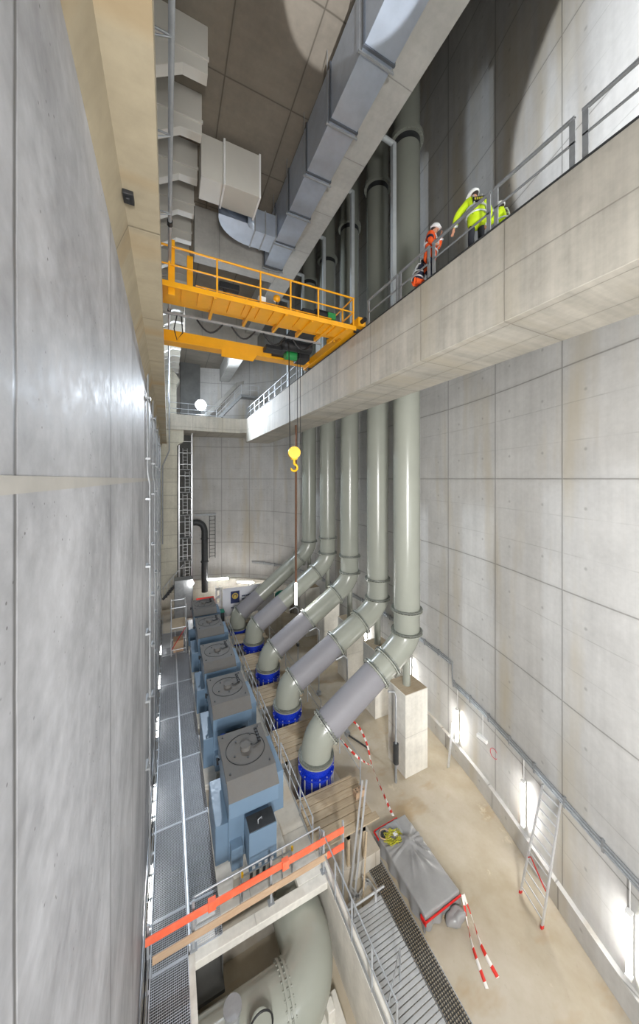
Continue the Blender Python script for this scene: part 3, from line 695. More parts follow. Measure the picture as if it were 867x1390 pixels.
# ================================================================== PIT: big suction pipe
r = thing('suction_pipe', 'huge cream suction pipe elbow lying in the pit below the boards', 'pipe', (2.5, 7.6, -14.1))
Z0 = -13.32
MB().tube([(.64, 7.55, Z0), (2.62, 7.55, Z0)], .72, 48).build('straight', M['pipe'], r)
MB().tube([(2.62+.95*math.sin(t), 8.5-.95*math.cos(t), Z0) for t in [PI/2*j/14 for j in range(15)]]+[(3.57, 9.45, Z0)], .72, 48).build('elbow', M['pipe'], r)
for s in (-.06, .06): MB().flange((2.66+s, 7.55, Z0), (1, 0, 0), .78, .06, 44, 32, .022).build('flange', M['pipe'], r)
MB().cyl((1.9, 7.15, -12.8), (1.9, 7.05, -12.4), .24, 24).build('manhole', M['pipe'], r)
MB().cyl((1.35, 7.5, -12.7), (1.35, 7.5, -12.3), .16, 20).build('nozzle', M['galv'], r)
MB().cyl((1.35, 7.5, -12.31), (1.35, 7.5, -12.25), .21, 20).build('nozzle_flange', M['galv_dull'], r)
MB().tube([(1.9+.28*math.cos(a), 7.05+.05*math.sin(a), -12.45+.28*math.sin(a)) for a in [2*PI*j/24 for j in range(25)]], .02, 6).build('black_ring', M['black'], r)
for x, y in ((3.75, 7.2), (1.2, 7.2)): MB().box((x-.35, y-.3, -14.1), (x+.35, y+.4, -13.85)).box((x-.1, y-.1, -13.85), (x+.1, y+.15, -13.5)).build('saddle', M['plinth'], r, .02)
struct(MB().box((.46, 4.6, -14.1), (.62, 9.5, -12.33)).build('wall_pit', M['plinth']))
struct(MB().box((.56, 9.38, -14.1), (1.40, 9.5, -12.53)).build('wall_pit', M['plinth']))
# ================================================================== ALU PLATFORM, DRAIN, ANGLES
r = thing('scaffold_platform', 'aluminium slatted scaffold platform standing beside the pit wall', 'platform', (5.7, 7, -14.1))
m = 0
y = 4.6
while y < 8.55:
    MB().box((4.75, y, -13.82), (6.35, y+.09, -13.78)).build('slat', M['alu'], r, .004); y += .115
for x in (4.78, 6.28): MB().box((x, 4.6, -13.9), (x+.05, 8.6, -13.82)).build('bearer', M['galv_dull'], r)
for x in (4.85, 6.2):
    for y in (4.8, 8.4): MB().cyl((x, y, -14.1), (x, y, -13.88), .03, 8).build('foot', M['galv_dull'], r)
for z in (-13.5,): MB().cyl((4.75, 8.62, -13.6), (6.5, 8.62, -13.6), .035, 8).build('end_tube', M['alu'], r)
for x in (5.3, 6.1): MB().box((x-.03, 8.5, -13.85), (x+.03, 8.56, -13.45)).build('end_post', M['alu'], r, .004)
MB().tube([(4.7, 6.1, -12.6), (5.75, 6.9, -12.9), (5.75, 6.9, -13.8)], .02, 8).build('side_rail', M['galv'], r)
grating(6.52, 7.08, 5.0, 10.95, -14.06, 'drain_grating', 'long dark mesh drain grating in the floor beside the tarpaulin pallet', .07, None, 'dark', .012)
for j, (x, y, a) in enumerate([(5.75, 9.0, .35), (6.42, 8.75, 1.75), (5.15, 8.9, .2)]):
    mt = Matrix.Translation((x, y, -14.1)) @ Matrix.Rotation(a, 4, 'Z')
    m = MB().box((0, 0, 0), (.55, .05, .14), mt).box((0, 0, 0), (.05, .4, .14), mt).box((.5, 0, 0), (.55, .25, .14), mt)
    tag(m.build('steel_bracket', M['alu'], None, .006), ['angled aluminium bracket lying by the drain, farthest of the small heap', 'angled aluminium bracket lying by the drain, nearest the mesh grating', 'angled aluminium bracket lying by the drain, nearest the lath'][j], 'bracket', 'aluminium brackets by the drain')
tag(MB().bar((5.85, 9.5, -14.06), (5.95, 10.3, -14.06), .07, .05).build('steel_rod', M['alu'], None, .004), 'short straight aluminium bar lying on the floor beside the brackets', 'bar')
# ================================================================== TARP PALLET
r = thing('covered_pallet', 'long pallet load wrapped in grey tarpaulin on the floor beside the drain', 'pallet', (7.6, 8.4, -14.1))
m = MB(); NX, NY = 56, 84
x0, x1, y0, y1 = 7.2, 8.66, 7.45, 10.1
PIN = (.60, .66)
RAYS = [(random.uniform(-PI, PI), random.uniform(.03, .075), random.uniform(.03, .07)) for q in range(26)]
def tz(u, v):
    du, dv = (u-PIN[0])*.55, v-PIN[1]; d = math.hypot(du, dv)+1e-4; a = math.atan2(dv, du)
    z = .10*(1-(2*u-1)**2)*(1-(2*v-1)**4) + .16*math.exp(-d*d/.006) + .02*math.sin(7*u+11*v)
    for ra, w, h in RAYS:
        q = abs((a-ra+PI) % (2*PI)-PI)
        if q < w*2: z += h*(1-q/(w*2))*math.exp(-((d-.16)/.20)**2)
    return z - .14*math.exp(-((u-.36)**2/.05+(v-.86)**2/.010))
def tp(i, j):
    u, v = i/NX, j/NY
    # fold over the edges: outer rows hang down
    eu = min(u, 1-u); ev = min(v, 1-v)
    uu = min(max((u-.22)/.56, 0), 1); vv = min(max((v-.13)/.74, 0), 1)
    x = x0+(x1-x0)*uu; y = y0+(y1-y0)*vv
    drop = max(0, .22-eu)/.22*.46 if eu < .22 else 0
    drop2 = max(0, .13-ev)/.13*.46 if ev < .13 else 0
    d = max(drop, drop2)
    fl = .09*d*math.sin(40*(u if drop2 > drop else v)+3)
    sx = (-1 if u < .5 else 1)*(.05*drop+fl*(drop > 0)); sy = (-1 if v < .5 else 1)*(.05*drop2+fl*(drop2 > 0))
    return Vector((x+sx, y+sy, -13.58 + (tz(uu, vv)*(1-min(1, 2*d))) - d))
for j in range(NY+1):
    for i in range(NX+1): m.v.append(tp(i, j))
for j in range(NY):
    for i in range(NX): a = j*(NX+1)+i; m.face((a, a+1, a+NX+2, a+NX+1), True)
o = m.build('tarpaulin', M['tarp'], r)
MB().box((x0+.04, y0+.04, -14.0), (x1-.04, y1-.04, -13.72)).build('load', M['black'], r)
m = MB()
for x in (x0+.05, (x0+x1)/2, x1-.15): m.box((x, y0, -14.1), (x+.1, y1, -14.0))
m.build('skid', M['plank'], r)
MB().box((x0-.04, y0-.07, -13.72), (x1+.04, y0-.035, -13.66)).box((x0-.06, y0-.07, -13.80), (x0-.02, y0+.16, -13.66)).build('red_edge', M['red'], r, .008)
MB().box((x0-.05, y1-.28, -13.66), (x0-.01, y1+.03, -13.59)).box((x0, y1+.03, -13.66), (x1-.35, y1+.06, -13.6)).build('red_edge', M['red'], r, .008)
m = MB(); m.sphere((8.25, 7.22, -13.93), .34, 18, 10, 1.1, .6, .5); o = m.build('tarp_bundle', M['tarp'], r)
for v in o.data.vertices: v.co += Vector((math.sin(v.co.z*21+v.co.x*9), math.cos(v.co.x*17), math.sin(v.co.y*23)))*.025
r = thing('cable_coil', 'tangled yellow green cable coil with small device on the tarpaulin', 'cable coil', (7.6, 9.6, -13.58))
pts = []
for k in range(150):
    a = k*.42; rr = .19+.11*math.sin(k*1.7)*math.cos(k*.31)
    pts.append((7.66+rr*1.3*math.cos(a)+.05*math.sin(k*.9), 9.56+rr*math.sin(a), -13.53+.04*math.sin(k*2.3)+.0005*k))
MB().tube(catmull(pts, 3), .011, 5).build('cable', M['coil'], r)
MB().tube([(7.42+.2*math.cos(a), 9.8+.17*math.sin(a), -13.5) for a in [2*PI*j/20 for j in range(21)]], .022, 6).build('hoop', M['plank2'], r)
MB().box((7.32, 9.74, -13.58), (7.52, 9.9, -13.48)).build('device', M['dark'], r, .01)
tag(MB().box((7.7, 9.55, -13.47), (7.85, 9.66, -13.45)).build('paper_tag', M['banner']), 'small white paper tag lying on the yellow cable coil', 'tag')
# ================================================================== BARRIER TAPE
def tape(lab, pts, w=.095, upv=(0, 0, 1)):
    P = catmull(pts, 8); m = MB(); A, B = [], []
    for i, p in enumerate(P):
        t = (P[min(i+1, len(P)-1)]-P[max(0, i-1)]).normalized()
        tw = i*.13; n = t.cross(Vector(upv)).normalized(); u = n.cross(t)
        d = (n*math.cos(tw)+u*math.sin(tw))*w/2; A.append(p-d); B.append(p+d)
    m.quadstrip(A, B); return tag(m.build('barrier_tape', M['tape'], None, 0, .004), lab, 'barrier tape')
tape('red and white barrier tape from the pallet along the floor to the plinths', [(8.2, 10.25, -13.6), (8.5, 11.1, -13.9), (8.9, 12.7, -13.9), (9.2, 13.6, -13.6), (9.3, 14.6, -13.4), (8.9, 15.3, -13.2)])
tape('red and white barrier tape from the deck guardrail to the floor tape', [(7.0, 14.5, -11.5), (7.35, 13.4, -12.3), (7.9, 12.6, -12.9), (8.85, 12.75, -13.85)])
tape('red and white barrier tape hanging from the pallet corner, left strand', [(8.72, 7.36, -13.65), (8.5, 7.0, -13.95), (8.25, 6.6, -14.05), (7.95, 5.9, -14.08)], .09)
tape('red and white barrier tape hanging from the pallet corner, right strand', [(8.76, 7.36, -13.65), (8.72, 7.0, -13.95), (8.5, 6.5, -14.05), (8.4, 5.9, -14.08)], .1)
tag(MB().bar((8.9, 14.9, -14.0), (9.35, 13.7, -13.95), .08, .04).build('steel_angle', M['dark'], None, .004), 'dark steel bar lying on the floor under the barrier tape', 'bar')
# ================================================================== CRANE
r = thing('bridge_crane', 'yellow overhead bridge crane with railed walkway spanning the shaft', 'crane', (3.5, 13, 6.15))
gx0, gx1 = -.42, 7.0
MB().box((gx0, 11.13, 6.12), (gx1, 11.17, 6.30)).build('edge_plate', M['yellow'], r, .004)
MB().box((gx0, 11.15, 6.2), (gx1, 12.25, 6.25)).build('walkway_deck', M['yellow'], r, .004)
for j in range(14): MB().box((gx0+.3+j*.52, 11.17, 6.14), (gx0+.32+j*.52, 12.1, 6.2)).build('stiffener', M['yellow'], r)
MB().box((gx0, 12.3, 6.36), (gx1, 12.75, 6.85)).build('near_girder', M['yellow'], r, .01)
MB().box((gx0, 16.1, 6.38), (7.1, 16.5, 6.86)).build('far_girder', M['yellow'], r, .01)
MB().box((gx0, 16.0, 6.31), (7.1, 16.6, 6.38)).build('girder_flange', M['yellow'], r, .004)
MB().prism([(2.35, 5.98), (3.9, 5.98), (4.1, 6.31), (2.35, 6.31)], 'y', 15.98, 16.04).build('rating_plate', M['yellow'], r)
for x in (1.45, 2.75, 4.0, 5.05, 5.95, 6.6):
    MB().prism([(11.2, 6.19), (12.95, 6.36), (12.95, 6.18), (11.2, 6.10)], 'x', x-.05, x+.05).build('bracket', M['yellow'], r)
for x in (gx0+.46, 1.5, 3.0, 4.15, 5.3, 6.9):
    MB().bar((x, 11.2, 6.2), (x, 11.2, 7.45), .055, .055).build('railing_post', M['yellow'], r)
for x in (1.3, 2.75, 3.9, 4.8): MB().bar((x, 12.2, 6.2), (x, 12.2, 6.95), .05, .05).build('railing_post', M['yellow'], r)
MB().cyl((gx0, 11.2, 7.45), (6.95, 11.2, 7.45), .035, 8).build('top_rail', M['yellow'], r)
MB().cyl((gx0, 11.2, 6.87), (6.95, 11.2, 6.87), .028, 8).build('mid_rail', M['yellow'], r)
MB().cyl((.9, 12.2, 6.95), (6.4, 12.2, 6.95), .028, 8).build('inner_rail', M['yellow'], r)
for y in (12.1, 12.9): MB().bar((6.9, y, 6.3), (6.9, y, 7.45), .055, .055).build('railing_post', M['yellow'], r)
for z in (7.45, 6.87): MB().cyl((6.9, 11.2, z), (6.9, 12.9, z), .033, 8).build('end_rail', M['yellow'], r)
MB().box((.62, 12.4, 6.85), (.82, 12.62, 8.1)).build('cable_mast', M['yellow'], r, .008)
MB().box((.0, 11.3, 5.95), (.2, 11.5, 7.75)).build('end_post', M['yellow'], r, .008)
MB().box((-.52, 11.0, 6.28), (-.2, 16.8, 6.7)).build('end_carriage', M['yellow'], r, .012)
MB().box((7.03, 11.0, 6.27), (7.38, 16.9, 6.64)).build('end_carriage', M['yellow'], r, .012)
for y in (11.4, 16.5):
    MB().cyl((7.1, y, 6.29), (7.30, y, 6.29), .13, 20).build('wheel', M['dark'], r)
MB().cyl((7.19, 10.75, 6.45), (7.19, 11.0, 6.45), .09, 12).build('buffer', M['black'], r)
# trolley, motor, festoon
t = MB().box((4.9, 12.75, 6.45), (6.3, 16.1, 6.62)).build('trolley', M['dark'], r, .02)
MB().cyl((4.9, 14.2, 6.35), (6.3, 14.2, 6.35), .26, 20).build('rope_drum', M['black'], t)
MB().cyl((5.3, 15.1, 6.25), (6.0, 15.1, 6.25), .24, 16).build('hoist_motor', M['green'], t)
MB().box((5.9, 14.7, 6.0), (6.5, 15.5, 6.45)).build('gear_box', M['black'], t, .04)
MB().box((4.2, 14.6, 6.2), (5.2, 15.2, 6.4)).build('trolley_arm', M['black'], t, .02)
MB().cyl((5.75, 12.5, 7.1), (6.6, 12.5, 7.1), .27, 20).build('travel_motor', M['black'], r)
MB().box((6.25, 12.18, 6.95), (6.62, 12.3, 7.22)).build('motor_cover', M['green'], r, .02)
MB().box((5.1, 12.3, 6.85), (5.7, 12.7, 7.2)).build('gear_case', M['black'], r, .03)
MB().box((1.75, 12.4, 7.25), (2.5, 12.65, 7.5)).build('lamp_cluster', M['black'], r, .02)
MB().box((1.9, 12.42, 6.85), (2.02, 12.55, 7.25)).build('lamp_post', M['black'], r)
MB().box((3.25, 12.4, 6.85), (3.55, 12.6, 7.3)).build('control_box', M['white'], r, .02)
MB().sphere((4.0, 12.4, 7.35), .15, 12, 8).build('beacon', M['yellow'], r)
MB().cyl((4.0, 12.4, 6.85), (4.0, 12.4, 7.3), .03, 8).build('beacon_stem', M['black'], r)
for j in range(4):
    x = 1.0+j*1.3; MB().tube([(x+.95*q/8, 12.98, 6.10-.40*math.sin(PI*q/8)) for q in range(9)], .035, 6).build('festoon_loop', M['black'], r)
MB().box((gx0, 12.95, 6.10), (6.3, 13.02, 6.18)).build('festoon_track', M['galv_dull'], r)
MB().tube([(.45, 12.98, 6.1), (.5, 12.98, 5.5), (.3, 12.98, 5.2), (.2, 12.98, 5.6), (.3, 12.98, 6.1)], .022, 6).build('loose_cable', M['black'], r)
r = thing('hook_block', 'yellow crane hook block with ropes hanging in mid shaft below the crane', 'hook', (5.05, 13.3, 1.0))
MB().cyl((5.02, 13.05, 1.16), (5.10, 13.35, 1.16), .27, 28).build('sheave', M['yellow_hook'], r, .02)
MB().box((4.92, 13.1, .85), (5.2, 13.3, 1.2)).build('cheek_plate', M['yellow_hook'], r, .03)
MB().cyl((5.06, 13.2, .86), (5.06, 13.2, .66), .05, 10).build('shank', M['yellow_hook'], r)
MB().tube([(5.06+.02, 13.2, .70)]+[(5.06+.15*math.sin(a), 13.2, .50+.15*math.cos(a)) for a in [.1+PI*1.45*j/14 for j in range(15)]], [.05]*13+[.045, .035, .02], 10).build('hook', M['yellow_hook'], r)
for dx, dy in ((-.2, 0), (.2, .1), (-.14, .12), (.26, -.1)): MB().cyl((5.06+dx, 13.2+dy, 1.15), (5.14+dx*1.15, 13.5+dy, 6.2), .013, 6).build('rope', M['rope'], r)
# ================================================================== BROWN HANGING POLE
r = thing('hanging_pole', 'long thin rusty brown pole hanging under the gallery with lamp tube at its foot', 'pole', (7.98, 20.5, -7.6))
MB().box((7.93, 20.44, -7.2), (8.05, 20.56, 3.72)).build('pole', M['rust'], r, .01)
MB().cyl((7.98, 20.45, -8.7), (7.98, 20.45, -7.2), .07, 12).build('lamp_tube', M['led'], r)
MB().box((7.93, 20.5, -8.75), (8.05, 20.6, -7.15)).build('lamp_housing', M['white'], r, .01)
# ================================================================== GALLERY RAILINGS
def gal(y0, y1, lab):
    r = thing('guardrail', lab, 'guardrail', (7.26, y0, 6.15), 'guardrail panels on the gallery edge')
    ny = max(2, int(round((y1-y0)/1.6))+1)
    for k in range(ny):
        y = y0+(y1-y0)*k/(ny-1)
        MB().box((7.24, y-.05, 6.15), (7.27, y+.05, 7.15)).build('post', M['galv_dull'], r)
    MB().box((7.22, y0-.05, 7.11), (7.29, y1+.05, 7.17)).build('top_rail', M['galv_dull'], r, .01)
    MB().box((7.24, y0-.05, 6.63), (7.27, y1+.05, 6.68)).build('mid_rail', M['galv_dull'], r, .006)
GL = [('at the top edge of the picture', -.4, 3.3), ('beside the bare lit wall', 3.52, 5.14), ('beside the person in yellow', 5.34, 7.16), ('beside the person in orange', 7.36, 8.68), ('between the workers and the crane', 8.86, 10.6), ('just behind the crane', 17.1, 19.9), ('second behind the crane', 20.05, 22.9), ('third behind the crane', 23.05, 25.9), ('fourth behind the crane', 26.05, 29.0), ('at the far corner of the gallery', 29.15, 32.2)]
for w, a, b in GL: gal(a, b, 'galvanised two rail guardrail panel on the gallery edge '+w)
guard('guardrail', 'pale guardrail along the front edge of the far platform under the floodlight', (.1, 32.8, 6.1), (5.0, 32.8, 6.1), 1.1, 4, None, rails=(1., .5, .12), toe=0, r=.03)
# ================================================================== FAR STAIR
r = thing('steel_stair', 'grey steel stair with landing on the far wall behind the floodlight', 'stair', (6.5, 36, 6.1))
for k in range(12):
    x = 4.6+.22*k; z = 6.2+.25*k; MB().box((x, 35.0, z-.04), (x+.28, 36.0, z)).build('tread', M['galv_dull'], r)
MB().bar((4.55, 34.98, 6.15), (7.3, 34.98, 9.2), .05, .3).build('stringer', M['galv'], r)
MB().box((7.2, 34.95, 9.0), (9.1, 36.0, 9.25)).build('landing', M['galv_dull'], r)
for k in range(10):
    x = 9.1+.22*k; z = 9.1-.25*k; MB().box((x, 34.4, z-.04), (x+.28, 35.4, z)).build('tread', M['galv_dull'], r)
MB().bar((9.05, 34.38, 9.15), (11.2, 34.38, 6.6), .05, .3).build('stringer', M['galv'], r)
for f in (.55, 1.1):
    MB().tube([(4.6, 34.98, 6.2+f), (7.25, 34.98, 9.25+f), (9.1, 34.9, 9.25+f), (11.2, 34.4, 6.7+f)], .035, 8).build('handrail', M['alu'], r)
for x, y, z in ((4.6, 34.98, 6.2), (5.6, 34.98, 7.4), (6.5, 34.98, 8.4), (7.25, 34.98, 9.2), (8.2, 34.96, 9.2), (9.1, 34.92, 9.2), (10, 34.7, 8.2), (11, 34.45, 7)):
    MB().cyl((x, y, z), (x, y, z+1.1), .03, 8).build('baluster', M['alu'], r)
struct(MB().prism([(3.0, 6.1), (4.5, 7.4), (7.2, 10.6), (9.2, 11.4), (11.2, 10.8), (11.2, 11.1), (9.2, 11.75), (7.0, 10.95), (4.4, 7.9), (3.0, 6.6)], 'y', 36.6, 36.9).build('trim_5', M['beam']))
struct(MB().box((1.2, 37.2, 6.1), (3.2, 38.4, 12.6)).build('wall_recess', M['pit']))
# floodlight
r = thing('floodlight', 'blinding round floodlight on a stand on the far platform', 'floodlight', (2.95, 33.6, 6.1))
MB().sphere((2.95, 33.5, 7.35), .52, 24, 14, 1, .5, 1).build('lamp_head', M['flood'], r)
MB().cyl((2.95, 33.7, 6.1), (2.95, 33.7, 7.0), .04, 10).build('stand', M['dark'], r)
for a in (0, 2.1, 4.2): MB().cyl((2.95, 33.7, 6.5), (2.95+.4*math.cos(a), 33.7+.4*math.sin(a), 6.11), .02, 8).build('leg', M['dark'], r)
# ================================================================== FAR END LOW: ladder tower, pipes, banner, cabinet, scaffold
r = thing('ladder_tower', 'tall slim aluminium ladder tower in the dark gap beside the far column', 'ladder tower', (1.7, 35, -12.3))
for x in (1.0, 2.2):
    for y in (34.4, 35.6): MB().box((x-.04, y-.04, -12.3), (x+.04, y+.04, 4.6)).build('upright', M['alu'], r)
for k in range(14):
    z = -11.2+1.15*k; MB().cyl((1.0, 34.4, z), (2.2, 34.4, z), .035, 6).cyl((2.2, 34.4, z), (2.2, 35.6, z), .03, 6).build('cross_tube', M['alu'], r)
for k in range(6):
    z = -10.5+2.3*k; x = 1.35 if k % 2 else 1.55
    for dx in (0, .42): MB().cyl((x+dx, 34.6, z), (x+dx, 34.9, z+2.1), .03, 6).build('ladder_stile', M['alu'], r)
    for q in range(6): MB().cyl((x, 34.62+.05*q, z+.2+.34*q), (x+.42, 34.62+.05*q, z+.2+.34*q), .022, 6).build('ladder_rung', M['alu'], r)
    MB().box((1.05, 34.5, z-.08), (2.15, 35.5, z-.03)).build('stage', M['galv_dull'], r)
struct(MB().box((.8, 36.2, -12.3), (2.4, 36.3, 4.6)).build('wall_shadow_gap', M['pit']))  # dark panel, the shade of the gap put into its colour
r = thing('dark_pipe', 'dark brown bent pipe on the far wall beside the ladder tower', 'pipe', (3.4, 36.6, -11))
MB().tube([(2.46, 36.5, -4.7)]+arc_pts((2.6, 36.5, -4.7), (3.6, 36.5, -4.7), (3.6, 36.5, -5.9), 10)+[(3.6, 36.5, -12.3)], .33, 20).build('pipe_run', M['dark'], r)
for z in (-6.5, -9): MB().flange((3.6, 36.5, z), (0, 0, 1), .42, .08, 24, 12, .02).build('flange', M['dark'], r)
r = thing('cable_rack', 'tall narrow steel mesh cable rack fixed to the far wall', 'rack', (4.4, 37.2, -9))
for x in (4.15, 4.75): MB().box((x-.03, 36.9, -8.8), (x+.03, 36.98, -4.1)).build('upright', M['dark'], r)
for k in range(12): MB().cyl((4.15, 36.94, -8.6+.4*k), (4.75, 36.94, -8.6+.4*k), .025, 6).build('rung', M['dark'], r)
MB().box((2.6, 36.9, -4.05), (4.85, 36.98, -3.85)).build('head_beam', M['galv_dull'], r)
r = thing('banner', 'white banner with navy logo square hung behind the last pump', 'banner', (6.6, 28.6, -12.3))
bm_ = MB(); A, B = [], []
for k in range(25):
    x = 4.3+4.6*k/24; yy = 28.62+.03*math.sin(k*.9); A.append((x, yy, -12.1)); B.append((x, yy, -9.65+.03*math.sin(k*.5)))
bm_.quadstrip(A, B).build('cloth', M['banner'], r, 0, .01)
lg = MB().box((4.98, 28.54, -11.0), (5.75, 28.57, -9.95)).build('logo_square', M['navy_ink'], r)
MB().tube([(5.36+.22*math.cos(a), 28.53, -10.37+.22*math.sin(a)) for a in [2*PI*j/24 for j in range(25)]], .05, 6).build('logo_ring', M['gold_ink'], lg)
MB().sphere((5.36, 28.54, -10.42), .12, 12, 8, 1, .3, 1.2).build('logo_head', M['gold_ink'], lg)
for z, w, h in ((-10.52, 1.5, .16), (-10.80, 1.3, .16)):
    m = MB(); x = 5.95
    while x < 5.95+w: q = random.uniform(.06, .12); m.box((x, 28.54, z), (x+q, 28.56, z+h*random.choice((.7, .75, 1)))); x += q+.035
    m.build('print_line', M['navy_ink'], r)
m = MB(); x = 5.0
while x < 6.6: q = random.uniform(.05, .1); m.box((x, 28.54, -11.42), (x+q, 28.56, -11.33)); x += q+.03
m.build('print_line', M['navy_ink'], r)
for x in (4.25, 6.6, 8.95): MB().box((x-.03, 28.66, -12.3), (x+.03, 28.72, -9.5)).build('fence_post', M['galv_dull'], r)
r = thing('red_cabinet', 'red steel cabinet standing behind the last pump motor', 'cabinet', (2.9, 29.6, -12.3))
MB().box((2.3, 29.3, -12.3), (3.7, 30.2, -10.75)).build('body', M['red'], r, .03); MB().box((2.25, 29.25, -10.75), (3.75, 30.25, -10.68)).build('lid', M['red'], r, .02)
MB().box((2.36, 29.28, -12.2), (2.97, 29.31, -10.85)).build('door', M['red'], r, .01); MB().box((3.03, 29.28, -12.2), (3.64, 29.31, -10.85)).build('door', M['red'], r, .01)
r = thing('rack_shelf', 'pale steel frame shelf beside the white banner', 'shelf', (4.0, 29.3, -12.3))
for x in (3.85, 4.2):
    for y in (29.0, 29.6): MB().box((x-.03, y-.03, -12.3), (x+.03, y+.03, -9.6)).build('upright', M['alu'], r)
for z in (-9.8, -10.5, -11.2, -11.9): MB().box((3.82, 28.97, z-.03), (4.23, 29.63, z)).build('board', M['alu'], r)
r = thing('green_crate', 'dark green tool chest beside the fifth pump motor', 'chest', (3.75, 27.2, -12.3))
MB().box((3.72, 26.9, -12.32), (4.2, 27.5, -11.0)).build('body', M['dark'], r, .02); MB().box((3.70, 26.88, -11.0), (4.22, 27.52, -10.9)).build('lid', M['teal'], r, .02)
tag(MB().sphere((9.6, 28.4, -10.9), .55, 14, 8, 1.2, .5, .8).build('teal_cover', M['teal']), 'teal plastic cover behind the fifth discharge pipe', 'cover')
r = thing('scaffold_tower', 'white work scaffold tower at the far end of the walkway grating', 'scaffold', (.75, 25, -12.3))
for x in (.2, 1.15):
    for y in (24.2, 25.8): MB().cyl((x, y, -12.3), (x, y, -8.9), .035, 8).build('upright', M['alu'], r)
for z in (-11.9, -10.4, -9.0):
    MB().cyl((.2, 24.2, z), (1.15, 24.2, z), .03, 8).cyl((.2, 25.8, z), (1.15, 25.8, z), .03, 8).cyl((.2, 24.2, z), (.2, 25.8, z), .03, 8).cyl((1.15, 24.2, z), (1.15, 25.8, z), .03, 8).build('ledger', M['alu'], r)
MB().box((.2, 24.2, -10.42), (1.15, 25.8, -10.36)).build('stage', M['plank'], r)
MB().cyl((.2, 24.2, -11.9), (1.15, 24.2, -10.4), .025, 8).build('brace', M['red'], r)
MB().box((.35, 24.6, -12.3), (1.0, 25.4, -11.5)).build('base_box', M['plank2'], r, .02)
r = thing('site_box', 'grey cabinet with bright lamp below the ladder tower', 'cabinet', (1.3, 30.6, -12.3))
MB().box((.5, 30.2, -12.3), (2.0, 31.4, -8.9)).build('body', M['galv_dull'], r, .02)
MB().box((.62, 30.16, -12.1), (1.25, 30.2, -9.2)).build('door', M['galv_dull'], r, .01)
MB().sphere((1.9, 30.05, -9.2), .16, 12, 8).build('lamp', M['led'], r)
r = thing('access_stair', 'short dark steel stair flight below the far column', 'stair', (.3, 31.5, -12.3))
for k in range(9): MB().box((-.3+.17*k, 32.2, -10.9+.2*k), (-.05+.17*k, 33.0, -10.86+.2*k)).build('tread', M['dark'], r)
MB().bar((-.45, 32.15, -10.0), (1.3, 32.15, -8.0), .04, .06).build('handrail', M['galv'], r); MB().bar((-.45, 32.15, -11.0), (1.3, 32.15, -9.1), .04, .22).build('stringer', M['dark'], r)
for k in range(7): MB().cyl((-.4+.28*k, 32.15, -10.95+.32*k), (-.4+.28*k, 32.15, -9.95+.32*k), .02, 6).build('baluster', M['galv'], r)
# ================================================================== PEOPLE
def skin_obj(name, nodes, edges, mat, parent, sub=2):
    """nodes: list of (Vector world, radius); one continuous surface grown along the edges"""
    o0 = origin(parent)
    me = bpy.data.meshes.new(name)
    me.from_pydata([tuple(p-o0) for p, r in nodes], edges, [])
    o = bpy.data.objects.new(name, me); C.objects.link(o)
    o.modifiers.new('skin', 'SKIN'); s = o.modifiers.new('sub', 'SUBSURF'); s.levels = sub; s.render_levels = sub
    sv = me.skin_vertices[0].data
    for i, (p, r) in enumerate(nodes):
        sv[i].radius = (r, r) if isinstance(r, (int, float)) else r; sv[i].use_root = (i == 0)
    dg = bpy.context.evaluated_depsgraph_get()
    nm = bpy.data.meshes.new_from_object(o.evaluated_get(dg)); bpy.data.objects.remove(o); bpy.data.meshes.remove(me)
    nm.name = name; nm.materials.clear(); nm.materials.append(mat)
    for p in nm.polygons: p.use_smooth = True
    o = bpy.data.objects.new(name, nm); C.objects.link(o); o.parent = parent; W[o.name] = o0.copy(); return o
